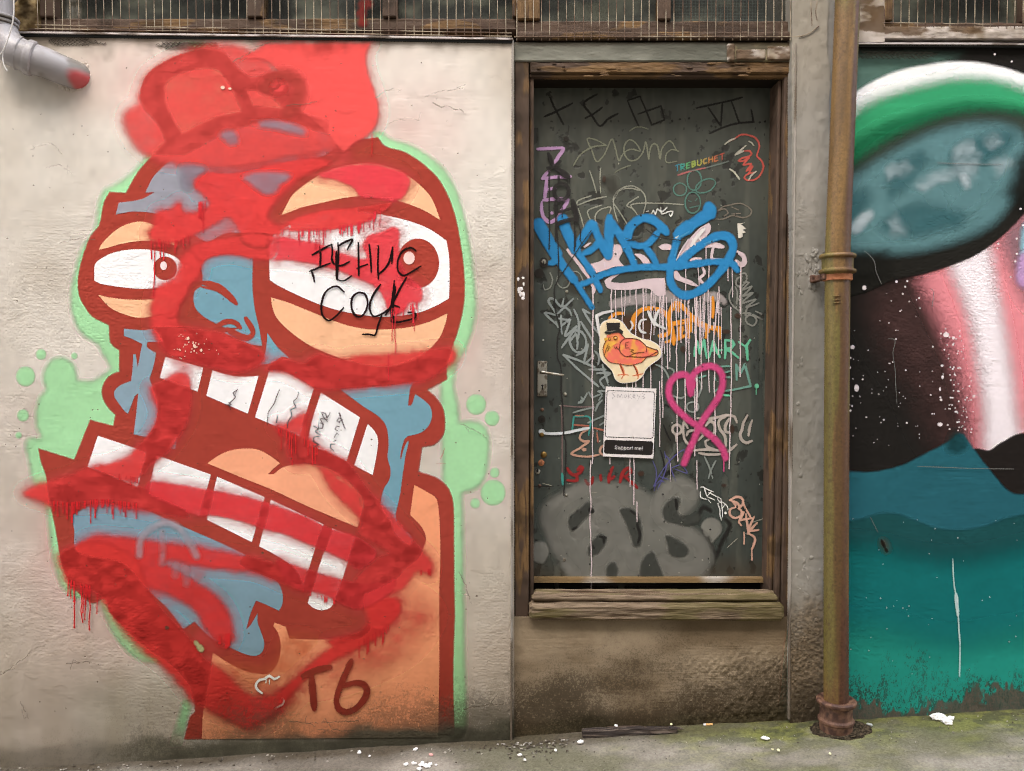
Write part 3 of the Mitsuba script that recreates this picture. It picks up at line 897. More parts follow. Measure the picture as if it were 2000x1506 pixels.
grille('rusty wire grille over the long left window', 73, 1000, 16.35, lambda x: 56 + (x - 73) * 0.0165, 3, 0.012, [(0, 1000), (-7, 1000)])
G2 = grille('rusty wire grille over the window above the door', 1009, 1560, 16.2, lambda x: 72 + (x - 1000) * -0.001, 7, 0.004, [(0, 1568)])
grille('wire grille over the window above the alien mural', 1728, 2420, 15.9, lambda x: 44 + (x - 1728) * 0.018, 8, 0.008, [(0, 2420)])
add('loose_wire', tube(np.array([P(u, v, -.004) for u, v in curve('1560,72 1572,69 1586,62 1599,51', False)]), 0.0018, 6), 'grille_wire', G2, label='bent wire end sticking out at the right')
add('loose_wire', tube(np.array([P(u, v, 0.0) for u, v in curve('1594,-60 1596,0 1593,25 1596,40', False)]), 0.0016, 6), 'grille_wire', G2)
add('loose_wire', tube(np.array([P(u, v, 0.0) for u, v in curve('1582,-60 1584,10 1586,50', False)]), 0.0015, 6), 'grille_wire', G2)

paint('red_spot', W1, [ell(714, 8, 14, 9), ell(708, 45, 9, 7), ell(706, 26, 9, 9)], (206, 76, 72), 0, soft=5, a=0.55, y=0.051, mat='paint_wall_soft', label='red paint sprayed on the window frame')
# the dark rooms behind the panes
rm = trimesh.creation.box((9.0, 2.4, 3.6)); rm.apply_translation((0, 1.52, 4.3)); 
keep = rm.triangles_center[:, 1] > 0.5
rm.update_faces(keep)
add('dim_room', rm, 'dark_room', kind='structure')
hd = trimesh.creation.box((10, 0.3, 2.6)); hd.apply_translation((0, 0.2, 5.1))
UP2 = thing('facade', 'rendered facade above the windows, out of the picture', 'wall')
add('render', hd, 'rough_stone', UP2)
CUR = thing('curtain', 'pale strip of curtain behind the left end of the left window', 'curtain')
cx = np.linspace(X(126, .2), X(178, .2), 26)
cy = 0.17 + .012 * np.sin(np.arange(26) * 1.4)
cv = np.r_[np.c_[cx, cy, np.full(26, 2.75)], np.c_[cx, cy, np.full(26, 3.7)]]
add('cloth', trimesh.Trimesh(cv, [t for i in range(25) for t in ((i, i + 1, i + 27), (i, i + 27, i + 26))], process=False), 'peeling_plaster', CUR, smooth=True)

LIGHT_BLOCK = thing('facade', 'plain house front added unseen behind the viewer to block low sky light', 'added_building')  # unseen block, added so that light falls mostly from above
ob = trimesh.creation.box((30, 0.4, 10.0)); ob.apply_translation((0, -5.3, 3.2))
add('render', ob, 'far_render', LIGHT_BLOCK)
scene['far_render'] = diffuse(lambda p, n, uv: mix(A(150, 142, 130), A(176, 168, 156), fbm(p.x * 2, p.z * 2, 1.0, 3)))

# ------------------------------------------------------------------ the monster face painted on the left wall
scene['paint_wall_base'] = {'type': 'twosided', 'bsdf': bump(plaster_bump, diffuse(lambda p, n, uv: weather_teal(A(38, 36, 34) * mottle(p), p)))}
MAROON, REDM, WHITE, PEACH, NECK, BLUE, GREEN = (168, 68, 56), (232, 72, 70), (255, 246, 245), (255, 192, 150), (252, 164, 122), (120, 163, 179), (168, 221, 167)
GREYB = (150, 150, 162)
FILLS, REDS = [], []


def w(n, s, c, l, soft=0.0, a=0.99, label=None):
    if l == 4: FILLS.append(s)
    if n == 'red_spray' and l in (7, 8) and a > .6: REDS.append(s)
    return paint(n, FACE, s, c, l, 'wall', soft, a, label)



# green halo
green = [blob('300,292 345,270 380,300 300,420 270,440 215,400 230,360!  ', 5)]
green = [blob('345,262 300,292 262,335 222,364 205,372 194,398 190,432 183,455 160,488 148,530 140,580 146,625 165,655 192,672 200,688 212,705 219,722 226,735! 240,760 260,700 300,500 420,250'),
         blob('196,640 215,690 219,715 196,738 178,746! 150,742 147,722 136,706 118,699 100,706 88,724 85,742 91,760 78,778 72,805 73,832 80,856 56,858 52,872 57,895 63,930 68,945 90,985 96,1020 100,1060 108,1105 126,1150 160,1165 250,1000 260,760 240,690'),
         blob('196,1165 208,1205 228,1245 258,1278 285,1291 320,1290 300,1240 240,1180'),
         poly('362,1360 372,1380 350,1452 338,1452'),
         blob('728,262 742,258 760,272 800,284 842,310 868,334 888,368 902,410 915,470 923,530 928,600 921,645 906,685 890,712 886,738 884,755! 889,775 894,800 895,826! 914,824 934,826 950,842 954,872 950,915 938,945 920,957 902,962 902,1000 904,1150 906,1290 909,1385 904,1432 880,1440 870,1100 860,700 840,500 780,320'),
         blob('342,86 372,84 410,87 436,92 420,101 380,98 350,94')]
w('green_halo', unary_union(green), GREEN, 2, 7, label='mint green halo sprayed behind the face')
dots = [(80, 692, 9), (145, 695, 5), (50, 735, 17.5), (45, 811, 10.5), (36, 850, 5), (930, 790, 18), (961, 817, 13), (966, 923, 8), (963, 962, 23), (928, 983, 8)]
for x, y, r in dots:
    w('green_dot', ell(x, y, r, r * 1.04), GREEN, 2, 2.2)

# dark red outline silhouette
sil = '246,377! 270,335 298,304 325,276! 312,246 296,226 285,215 274,186 288,145 330,116 372,101 430,99 458,126 490,152 538,140 574,150 590,184 577,214 640,238 668,262 700,272 738,268! 751,285 792,298 832,325 862,358 886,412 900,478 907,540 906,592 896,640 882,682 873,708 873,741! 834,761! 850,775 865,798 869,826 865,850 848,868 824,873! 817,921! 850,932 872,949 883,972 886,1000 887,1150 888,1200 885,1300 887,1434! 360,1444! 372,1398 381,1390 372,1340 330,1292 298,1272 250,1232 214,1194 206,1168 180,1178 140,1142 120,1096 108,1030 98,985 90,930 80,902 75,876! 145,898! 176,820! 221,832! 226,810! 212,797 202,780 199,763 205,744 219,731 233,726! 233,684! 222,677 215,668 213,635! 200,629 180,618 165,598 155,578 152,550 157,518 166,488 176,463 193,442! 197,428 203,396 214,375!'
SIL = blob(sil, 6)
w('face_outline', SIL, MAROON, 3, 1.6, label='brownish red outline and shadow shape of the monster')

# grey blue skin
w('forehead', blob('328,317! 300,345 284,376! 302,375! 276,389 232,396! 226,419! 262,413 310,419 352,441 382,461 406,472 440,456 476,455! 488,436 505,398 534,366 566,338 610,312 640,300 660,272 612,252 556,236 500,240 440,258 380,290'), (154, 154, 164), 4, 0, label='grey blue forehead under the red spray')
w('nose', blob('392,518! 410,503 450,497 494,503! 493,560 498,606 506,640 512,676! 488,672 464,661 438,650! 470,640 440,640 418,630 396,617 382,602 378,584 381,568 394,559! 396,540!'), BLUE, 4, 0, label='pale blue nose with dark nostril lines')
w('nose', blob('522,650! 542,678 567,701! 550,697 534,708 507,713! 518,690 521,670'), BLUE, 4)
w('nostril', [stroke('394,552 412,555 432,563 448,577 461,593', 11), stroke('394,560 420,566 440,578 452,588 462,595', 5), stroke('424,636 444,628 460,631 469,640', 11), stroke('480,622 491,640 494,652 483,660 462,653 444,643', 11)], MAROON, 5)
w('cheek', blob('242,642! 280,645 304,644 321,668! 288,668! 287,678 305,689! 300,714 292,740! 308,782 308,804 302,830 286,854! 261,848! 266,808 270,768! 263,774! 250,808! 244,804 232,788 223,774 224,763 236,752 256,744! 259,720 260,692! 265,692! 269,718! 276,680 278,672! 258,662 242,656!'), (140, 164, 178), 4, 0, label='left cheek in grey blue')
w('cheek', poly('329,875 344,849 346,856 342,877'), GREYB, 4)
w('cheek', blob('664,760! 760,753 822,743! 808,748 802,757 800,764! 797,792! 803,792 811,770! 826,780 840,794 844,812 838,830 824,844 796,852! 790,858 782,888 783,899! 788,878 795,863! 799,862! 792,890 788,918 787,922 782,962 777,986 773,1008 780,1026 800,1044 806,1056 801,1068! 790,1062 770,1042 762,1020 754,1009 746,998 743,984 750,954 760,938 763,918 757,894 759,866 754,832 740,814 710,794 680,772'), BLUE, 4, 0, label='right cheek with a long blue drip')
w('lower_lip', blob('139,1008! 190,981 240,987 280,994 330,1016 370,1034 430,1060 480,1084! 470,1100 510,1122 541,1136 551,1156 552,1178 545,1193! 520,1181 500,1173! 490,1196 481,1229! 490,1220 503,1198! 503,1215 510,1235 516,1255 513,1272 500,1281 480,1278 450,1265 420,1251! 400,1235 380,1214! 358,1229! 325,1186 280,1145 240,1102 150,1078 145,1035'), (130, 160, 176), 4, 0, label='blue lower lip and chin')
# eyes
w('eyelid', blob('193,488! 197,479 210,464 230,447 254,436 278,433 302,440 322,450 339,464 349,482! 330,476 300,471 270,471 234,477 210,484'), PEACH, 4, 0, label='peach upper lid of the small left eye')
w('eyelid', blob('192,576! 214,581 250,585 290,585 322,578 354,565! 350,580 340,596 320,611 292,619 266,620 240,613 214,600'), PEACH, 4, 0, label='peach lower lid of the small left eye')
w('eyeball', blob('184,522! 186,515 196,506 220,494 250,488 285,487 320,493 346,504 359,520 360,538 354,550 336,558 306,563 270,564 230,560 196,554 184,548!'), WHITE, 4, 0, label='white of the small left eye')
w('pupil', ell(322.5, 524, 23, 23), MAROON, 5)
w('highlight', ell(319.5, 519, 6.5, 8.5), (250, 225, 222), 6)
w('eyelid', blob('550,420! 560,400 572,380 596,360 624,342 660,327 690,321 720,320 750,324 780,334 810,353 838,380 849,400 860,430! 830,412 790,396 750,387 710,383 670,387 630,396 590,405 566,414'), PEACH, 4, 0, label='peach upper lid of the big right eye')
w('eyeball', blob('534,458! 560,442 590,428 630,419 670,414 710,413 750,420 800,432 840,448 872,470! 877,500 878,550 877,583! 850,598 820,610 780,617 740,619 700,614 660,606 620,593 580,576 540,556 527,547! 526,512 529,480'), WHITE, 4, 0, label='white of the big right eye')
w('pupil', ell(816.5, 514, 41, 48), MAROON, 5, label='large dark red pupil')
w('highlight', ell(799, 504, 11, 12.5), (252, 205, 198), 8)
w('eyelid', blob('529,581! 560,590 600,606 640,622 680,636 720,643 760,643 800,639 840,628 874,612! 870,632 858,660 830,690 800,706 770,715 740,717 700,711 660,698 620,682 594,668 560,642 540,620 532,600'), PEACH, 4, 0, label='peach lower lid of the big right eye')
# cap
w('cap', blob('320,176 322,164 332,153 352,142 380,134 410,132 427,137 440,150 454,172 474,218! 430,228 390,244 356,263! 340,240 328,216 321,196'), PEACH, 4, 0, label='lump on top of the head, peach under red')
w('cap', blob('480,175! 500,175 524,184 544,200 553,213! 520,210 493,209! 487,192'), PEACH, 4)
# mouth
TOOTH = {'a': 'upper', 'b': 'lower'}
for s in ('323,697! 397,718! 386,765! 312,738!', '415,723! 440,731 470,736 505,734! 484,808! 403,773!', '526,724! 540,722 556,726 584,740 613,758! 598,806 586,853! 538,832 498,815!', '627,767! 703,815! 677,901! 640,884 600,868! 610,820', '718,828! 730,840 738,856 737,880 728,928! 692,909!'):
    w('tooth', blob(s), WHITE, 4)
for s in ('191,851! 287,883! 269,952! 171,912!', '306,889! 412,927! 389,1008! 288,965!', '424,931! 517,971! 492,1059! 404,1015!', '529,976! 632,1024! 616,1070 592,1147! 586,1130 570,1106 540,1085 506,1067!', '649,1032! 694,1050! 680,1096 666,1140 654,1174 645,1187 628,1192 611,1187 601,1178! 620,1116'):
    w('tooth', blob(s), WHITE, 4)
w('tongue', blob('405,905! 430,888 454,879 482,876 506,879 530,892 547,905! 532,917 524,926! 534,926 550,914 576,907 604,906 640,912 670,930 696,954 710,974 710,994 698,1030! 650,1010 590,984 530,956 470,932'), (253, 172, 134), 4, 0, label='peach tongue')
w('neck', blob('809,947! 836,962 852,974 858,1010 860,1090 858,1150 858,1300 856,1440! 394,1444! 397,1390 416,1275! 450,1297 480,1311 505,1316 526,1315 540,1300 547,1280 548,1255 543,1236 534,1222 536,1216! 558,1224! 565,1247! 600,1249 640,1249 700,1246! 722,1226 708,1180 710,1159! 722,1155 774,1128 790,1110 816,1088 832,1055 824,1030 801,1006! 806,970'), NECK, 4, 0, label='orange neck')

# red spray that half covers the face: several passes
w('red_spray', blob('440,88 372,100 330,117 290,144 274,178 267,202 250,216 243,236 250,258 266,285 292,306 330,319 400,324 440,330 500,322 560,306 640,292 692,272 640,236 590,214 560,160 520,120 480,96'), (240, 88, 84), 7, 9, 0.70, label='broad pass of red spray over the top of the head')
w('red_spray', blob('470,112 500,97 520,86! 723,84! 714,106 717,140 726,164 736,196 739,222 732,246 716,266 690,280 672,296 640,262 600,226 572,205 556,160 520,118'), (240, 90, 86), 8, 4, 0.90, label='solid block of red spray at the top')
w('red_spray', blob('372,345 440,330 500,324 600,308 645,318 590,345 550,380 522,420 540,440 562,442 532,470 510,482 480,474 470,458 454,430 442,424 430,432 390,454 370,462 340,475 310,474 294,466 290,454 300,438 306,416 330,408 352,394 356,412 376,416 404,406 408,395 390,376 378,362'), REDM, 7, 6.0, 0.84, label='red spray across the forehead')
w('red_spray', blob('340,290 420,272 520,262 640,270 700,290 640,312 560,318 470,336 400,332 345,318'), (214, 78, 72), 6, 14, 0.6)
w('red_spray', blob('380,478 430,467 500,458 540,468 532,505 494,505 450,497 410,503 392,519 388,528 372,520 370,492'), REDM, 7, 4, 0.80)
w('red_spray', blob('352,506 370,490 392,515 388,540 372,556 363,576 350,600 348,630 380,642 425,648 455,660 490,676 514,690 517,702 505,714 470,728 430,722 395,712 360,702 325,690 305,660 297,640 296,595 305,563 324,551 342,538 351,522'), REDM, 8, 6.0, 0.84, label='red sweep from the left eye under the nose')
w('red_spray', blob('335,731 355,727 370,738 372,790 365,825 348,856 330,880 310,896 290,910 280,926 262,936 240,938 200,926 178,912 215,905 250,890 272,868 286,856 300,836 308,806 300,776 292,757 318,745'), REDM, 8, 5.2, 0.84, label='red sweep down through the left of the mouth')
w('red_spray', blob('46,962 70,948 95,940 140,928 170,914 210,926 270,950 320,966 345,986 372,1010 300,1000 250,991 200,984 160,988 120,988 95,986 80,978 58,972'), REDM, 7, 6.0, 0.86, label='red spray at the left corner of the jaw')
w('red_spray', blob('288,943 340,945 410,957 470,968 530,985 600,1010 640,1030 700,1050 735,1082 702,1112 680,1098 640,1078 600,1062 560,1045 510,1032 470,1018 410,1006 390,1008 340,990 288,966'), (230, 66, 70), 8, 3.0, 0.86, label='red stripe along the lower teeth')
w('red_spray', blob('540,1094 570,1102 615,1117 660,1130 720,1141 772,1130 760,1160 700,1190 660,1176 640,1165 610,1155 590,1154 556,1130'), (226, 64, 66), 8, 3.0, 0.80)
w('red_spray', blob('148,1068 180,1048 230,1048 300,1058 380,1068 440,1078 500,1090 560,1110 585,1138 590,1154 545,1136 500,1118 460,1113 400,1108 340,1094 300,1092 350,1116 400,1148 432,1175 449,1205 456,1235 450,1256 430,1263 418,1248 400,1225 380,1192 335,1164 296,1150 270,1140 240,1110 160,1090'), (228, 66, 64), 7, 6.8, 0.80, label='red bands over the lower lip')
w('red_spray', blob('118,1082 150,1066 200,1060 262,1090 285,1140 312,1186 350,1226 372,1250 400,1288 430,1306 470,1345 500,1361 540,1354 580,1320 620,1285 650,1262 690,1246 740,1228 776,1208 745,1238 700,1266 650,1292 604,1320 566,1360 548,1386 520,1404 484,1424 440,1402 400,1382 378,1370 358,1345 320,1302 288,1278 250,1240 215,1196 196,1166 178,1152 140,1142 124,1120'), (230, 66, 62), 8, 7.5, 0.84, label='long red sweep from the jaw down across the neck')
w('red_spray', blob('536,832 560,826 585,808 602,808 602,850 640,880 680,905 722,960 780,1020 816,1066 842,1096 841,1120 815,1116 786,1150 745,1166 712,1160 690,1140 735,1092 760,1080 700,1042 706,1020 690,1000 650,960 618,910 590,900 575,870'), REDM, 7, 6.0, 0.80, label='red sweep down the right of the mouth')
w('red_spray', blob('690,1172 712,1158 740,1160 780,1173 779,1200 760,1222 735,1240 700,1254 660,1266 640,1252 700,1236 719,1214 708,1186'), (228, 62, 60), 7, 6.0, 0.82)
w('red_spray', blob('522,722 530,710 546,700 566,704 592,709 620,692 660,702 700,694 760,692 830,684 878,680 888,686 884,705 860,726 840,740 820,746 760,752 690,758 660,760 612,758 582,740 552,726'), REDM, 8, 6.0, 0.82, label='red stripe under the big eye')
w('red_spray', blob('622,343 660,327 720,320 780,334 801,352 786,386 765,393 740,388 704,384 690,366 660,353'), (240, 74, 84), 7, 3.5, 0.84)
w('red_spray', blob('546,446 570,430 630,412 670,408 712,404 764,396 752,412 734,420 724,430 690,441 650,448 610,451 570,451'), REDM, 7, 2.6, 0.86)
w('red_spray', blob('529,463 580,468 620,475 660,491 700,505 716,504 709,480 722,458 745,453 770,442 779,450 779,490 786,520 802,545 822,560 823,588 800,592 790,606 772,614 758,604 748,580 733,560 700,544 650,525 600,513 560,508 527,506'), (238, 74, 82), 7, 3.2, 0.84, label='red stripe across the white of the big eye')
w('red_spray', blob('570,845 600,870 660,892 700,935 730,985 712,990 700,960 660,930 640,912 600,906 575,905 560,880'), REDM, 7, 5, 0.72)
w('red_spray', blob('700,1150 800,1160 845,1200 800,1270 700,1320 600,1340 640,1280 720,1240'), (236, 90, 80), 6, 30, 0.40)
w('red_spray', blob('480,1360 600,1320 640,1300 560,1390 500,1425'), (230, 80, 70), 6, 16, 0.4)
w('red_spray', blob('420,1295 520,1300 560,1240 620,1255 560,1330 480,1350'), (240, 120, 80), 5, 18, 0.3)
w('blue_patch', [blob('474,346 500,338 540,337 568,342 560,352 546,360 542,372 522,379 500,368 486,356'), blob('494,241 530,236 562,240 592,252 599,263 570,260 540,252 510,248'), blob('430,264 444,255 459,260 464,278 450,282 440,274'), blob('352,326 380,322 402,330 380,350 372,372 356,366')], (150, 146, 160), 10, 6, 0.55, label='grey blue showing through the red')
paint('red_ring', FACE, stroke_soft('520,170 536,152 558,146 578,156 586,178 578,204 562,220', 24), (190, 74, 66), 10, 'wall', 8, 0.62)
paint('red_ring', FACE, ell(544, 170, 13, 12), (240, 84, 82), 10, 'wall', 7, 0.9)
paint('pale_circle', FACE, stroke_soft('272,1084 276,1052 300,1030 328,1021 352,1034 372,1064 384,1086', 12), (190, 172, 180), 10, 'wall', 4, 0.45, label='faint pale circle scrawled on the lower lip')
paint('pale_circle', FACE, stroke_soft('316,1040 318,1076 316,1100|362,1112 364,1140|344,1106 342,1124', 10), (196, 160, 168), 10, 'wall', 4, 0.35)
mist = unary_union(REDS).buffer(9)
w('spray_mist', mist, (228, 84, 82), 6.5, 11, 0.34, label='fine red mist round the sprayed passes')
# the dark outline shows through the red
ghost = unary_union([SIL.difference(unary_union(FILLS)), ell(816.5, 514, 41, 48)]).intersection(unary_union(REDS).buffer(-2)).difference(ell(799, 504, 11, 12.5)).difference(shapely.box(0, 0, 700, 640)).difference(shapely.box(0, 0, 1000, 330))
hat = SIL.difference(unary_union(FILLS)).intersection(shapely.box(200, 90, 640, 300))
w('outline_showing_through', hat, (176, 62, 56), 9, 3.5, 0.22)
w('outline_showing_through', ghost.buffer(-0.6).buffer(0.6), (150, 40, 36), 9, 2.2, 0.22, label='dark outline showing through the red spray')
# runs of red paint
w('paint_run', [edge_runs('548,450 600,452 650,447 700,438 732,424', 44, 6, 28, 1.6), edge_runs('612,470 640,476', 3, 10, 30, 1.5), edge_runs('716,425 750,408', 6, 10, 32, 1.6), edge_runs('762,606 790,604 822,590', 15, 4, 34, 2.0), runs([(773, 600, 690, 1.8), (764, 612, 665, 1.6), (808, 600, 646, 1.5), (760, 690, 742, 1.4)], 1.8)], (222, 56, 66), 10, 0, label='thin red runs under the sprayed stripes of the big eye')
w('paint_run', [edge_runs('296,466 320,474 345,474', 9, 8, 32, 2.0), runs([(304, 470, 580, 2.2), (296, 470, 505, 2.4), (318, 480, 508, 2.0)], 1.4), edge_runs('380,400 408,396', 6, 10, 60, 2.0), edge_runs('345,474 372,462', 6, 6, 22, 1.6)], (218, 54, 58), 10, 0, label='red runs over the small left eye')
w('paint_run', [edge_runs('102,982 130,986 200,980 270,988', 40, 8, 40, 2.2), edge_runs('132,1136 175,1148', 7, 10, 40, 2.4), runs([(146, 1140, 1226, 2.4), (158, 1145, 1215, 2.2), (162, 1145, 1196, 2.4), (168, 1148, 1210, 2.0), (176, 1150, 1230, 2.4), (188, 1160, 1198, 2.0), (137, 1138, 1168, 2)], 2.0)], (214, 46, 50), 10, 0, label='red runs hanging from the jaw')
w('paint_run', [edge_runs('540,840 590,856 620,880', 14, 6, 40, 2.0), runs([(568, 850, 908, 2.0)]), edge_runs('700,1258 740,1236 770,1216', 12, 6, 30, 2.0), edge_runs('820,1118 842,1116', 6, 4, 14, 1.6), edge_runs('420,1250 455,1240', 5, 6, 24, 4.0), edge_runs('590,1154 660,1178', 12, 3, 8, 1.6), edge_runs('230,930 270,938', 8, 3, 14, 2), runs([(727, 262, 306, 1.6)])], (216, 50, 52), 10, 0, label='red runs round the mouth and chin')
# speckle where the spray ran out
sp = [ell(RNG.normal(376, 22), RNG.normal(676, 13), RNG.uniform(.6, 1.6), RNG.uniform(.6, 2.0)) for _ in range(40)] + [ell(367, 661, 3, 3.5, 30), ell(380, 676, 3, 4.5, -30), ell(393, 684, 2.4, 3.4), ell(435, 171, 4, 3.5), ell(449, 173, 3, 2.4)]
w('scraped_spot', sp, (236, 200, 180), 11, 0, label='small chips knocked out of the paint')
w('green_dot', [ell(384, 1257, 4, 6, -40), ell(391, 1266, 6, 8, -40)], (176, 176, 128), 10, 2)
# scrawls on the mural
K = (33, 22, 22)
w('black_tag', [stroke('610,498 640,481 648,477|624,482 626,500 625,520|648,477 649,492 648,505|605,530 625,522 645,514|608,528 612,540 614,550|660,474 661,500 658,545|660,481 672,474 688,468 678,488|650,514 666,519 682,511|659,546 670,549 687,539|700,474 700,500 701,539|721,477 724,505 725,532|697,524 718,516|739,480 738,518 739,545|738,538 758,516 767,483|767,483 766,500 765,514|812,490 803,484 787,490 777,509 778,530 789,538 822,520', 3.6), stroke('648,505 651,515|657,492 658,545', 5.5)], K, 10, 0, label='upper word of the black marker scrawl on the big eye')
w('black_tag', [stroke('672,570 657,559 638,568 628,592 630,616 642,626 658,616 671,601|703,570 690,578 686,595 692,614 704,619 715,606 718,588 711,573 700,572|743,556 727,580 722,602 730,618 748,612 758,604|770,548 767,590 765,628 770,630 790,627 811,620 811,612 797,610|794,542 780,566 767,592 753,616|768,596 780,600|745,616 738,638 732,655 722,653 708,653', 3.8), stroke('771,560 766,600 767,625', 6.5)], K, 10, 0, label='lower word of the black marker scrawl on the big eye')
w('initials', [stroke('592,1320 618,1309 645,1303', 12), stroke('608,1318 611,1352 614,1386', 12)], (148, 58, 46), 11, 0, label='dark red letter T on the neck')
w('initials', stroke('686,1291 674,1318 663,1345 657,1368 662,1385 677,1391 696,1383 711,1366 717,1349 710,1337 692,1334 672,1340', 11.5), (148, 58, 46), 11, 0, label='dark red figure 6 on the neck')
w('white_squiggle', [stroke('545,1322 536,1326 526,1320 517,1326 508,1328 500,1336 502,1346 512,1354', 5), stroke('520,1328 519,1334|526,1328 526,1336', 2)], (252, 244, 240), 11)
w('white_squiggle', stroke('551,1364 555,1369 552,1376 544,1380 538,1384', 3), (240, 196, 186), 11, 1.2, 0.8)
w('pencil_scrawl', [stroke('463,762 455,768 460,775 450,786 446,792 452,790 446,786|459,770 464,760|440,790 448,792 450,800', 1.7), stroke('546,761 539,778 536,788 530,796 524,806 523,815 522,825|583,766 580,778 573,784 578,796 568,800 570,812 563,822 561,836|542,812 540,826', 1.7), stroke('615,872 622,868 612,862 614,854 624,852|626,850 616,842 622,838 612,832|622,826 630,828 630,836 622,836 622,828|632,830 626,818 640,820|640,824 630,812 628,806 636,808 638,816 642,812 645,806', 1.8), stroke('652,880 646,876 646,868 654,868|650,862 658,860|652,856 658,846 662,850|660,842 654,838 658,832 664,834|664,826 658,822 662,816 668,820|666,812 662,806 674,838|662,824 670,820', 1.8)], (78, 58, 60), 11, 0, label='small handwriting on the upper teeth')
# hairline cracks and scratches in the plaster
cr = [crack('895,1115 905,1135 915,1160 920,1180', 1.0), crack('900,828 930,842 952,854', 1.0), crack('830,190 850,182 880,176 905,172', 0.9), crack('735,192 748,180 764,175 780,177', 1.0), crack('846,200 862,210 872,206 890,214 900,213', 1.8), crack('500,92 520,84 545,80', 1.6), crack('455,120 470,113 500,95', 1.2), crack('560,205 600,203 620,199', 0.9), crack('0,1320 30,1298 60,1275', 1.0), crack('130,1296 160,1294 178,1293', 1.6), crack('40,1370 48,1385 55,1404', 1.3), crack('560,1408 600,1412 660,1410 700,1408', 1.3), crack('905,1385 950,1378 985,1374', 1.2), crack('620,1425 690,1427', 1.4), crack('60,292 100,280 120,300', 0.8), crack('90,330 110,322 130,330 140,340', 0.8), crack('760,240 790,232 830,236', 0.8), crack('115,475 160,465 185,470', 1)]
w('crack', cr, (120, 102, 88), 11, 0.3, 0.75, label='hairline cracks in the plaster')
pits = [ell(RNG.uniform(8, 990), RNG.uniform(110, 1400), RNG.uniform(.5, 1.6), RNG.uniform(.5, 1.4)) for _ in range(230)] + [ell(326, 1226, 4, 3.4), ell(513, 1080, 2.4, 2), ell(931, 1164, 2, 2)]
w('pit', unary_union(pits), (92, 74, 60), 12, 0.4, 0.8, label='small pits in the plaster')
mk = [stroke('868,876 866,884 860,896|853,905 870,905', 1.0)]
w('red_mark', mk, (176, 110, 84), 11)

# ------------------------------------------------------------------ the alien mural on the right wall
m = lambda n, s, c, l, soft=0.0, a=0.99, label=None: paint(n, MUR, s, c, l, 'wall2', soft, a, label)
m('top_haze', blob('1640,112! 1900,112! 1925,116 1900,140 1780,160 1690,195 1640,230!'), (92, 122, 112), 1, 22, 0.9, label='grey green haze above the eye')
m('beam', blob('1700,590 1744,552 1800,545 1860,540 1890,640 1910,760 1915,870 1860,890 1820,850 1780,760 1730,680'), (82, 60, 58), 1, 48, 0.6)
m('beam', blob('1800,530 1852,505 1902,482 1942,456 1978,424 2006,386 2090,350 2090,890 1916,900 1896,810 1876,730 1852,660 1824,600'), (230, 142, 150), 2, 33, 0.97, label='pink beam of light')
m('beam', blob('1962,470 2000,420 2090,370 2090,640 2010,590 1985,540'), (146, 118, 126), 3, 26, 0.75)
m('beam', blob('1858,512 1890,496 1926,478 1944,560 1960,640 1974,730 1982,800 1990,880 1932,892 1924,800 1912,720 1900,640 1882,580'), (255, 238, 243), 4, 22, 0.97, label='white core of the beam')
m('beam', blob('1998,440 2014,436 2014,545 1990,548 1993,500'), (150, 190, 206), 5, 6, 0.9)
m('beam', blob('1992,500 2014,490 2014,562 1988,552'), (206, 160, 210), 6, 8, 0.8)
m('eye_shadow', blob('1600,340! 1670,330 1760,270 1860,230 1960,220 2010,240 2060,250! 2050,340 2004,411 1976,443 1940,475 1900,501 1850,521 1800,536 1745,546 1690,570 1600,590!'), (38, 37, 34), 5, 2.6, 0.99, label='black lower edge of the eye')
m('eye_rim', blob('1600,300 1640,206 1672,181 1700,162 1750,140 1800,128 1850,121 1900,121 1950,130 2000,146 2090,200 2120,330 2060,300 2000,262 1950,250 1900,250 1850,256 1800,272 1750,300 1710,330 1670,360 1600,420'), (252, 254, 253), 6, 4, label='white highlight along the rim of the alien eye')
m('eye_rim', blob('1600,330 1640,250 1680,214 1720,192 1780,174 1850,157 1920,154 1990,171 2090,222 2130,340 2060,320 2000,280 1950,266 1900,266 1850,272 1800,290 1750,318 1700,350 1640,400'), (58, 156, 108), 7, 20, 0.97, label='green rim of the alien eye')
m('eye_rim', blob('1620,350 1660,290 1720,246 1790,222 1850,206 1920,200 2000,214 2080,250 2080,300 2000,250 1900,240 1800,262 1720,306 1640,380'), (34, 110, 74), 8, 14, 0.7)
m('eye_rim', blob('1600,420 1640,352 1690,306 1740,274 1800,246 1860,226 1930,218 2010,228 2090,262 2090,320 2000,300 1900,290 1800,310 1720,350 1640,420'), (60, 70, 63), 9, 15, 0.92)
m('eye_lens', blob('1590,440 1640,372 1690,330 1740,300 1800,268 1860,248 1930,240 1984,252 2010,290 2000,340 1976,390 1944,432 1900,458 1850,476 1790,490 1720,496 1650,494 1590,500'), (92, 130, 134), 10, 16, 0.96, label='blue green lens of the eye')
m('eye_lens', [blob('1740,330 1790,300 1830,290 1800,330 1760,380 1740,400'), blob('1860,300 1930,262 1980,262 1960,300 1900,330 1870,350'), blob('1720,440 1780,400 1860,410 1900,430 1840,450 1760,462'), blob('1640,400 1690,370 1700,390 1660,430')], (62, 106, 112), 11, 16, 0.6)
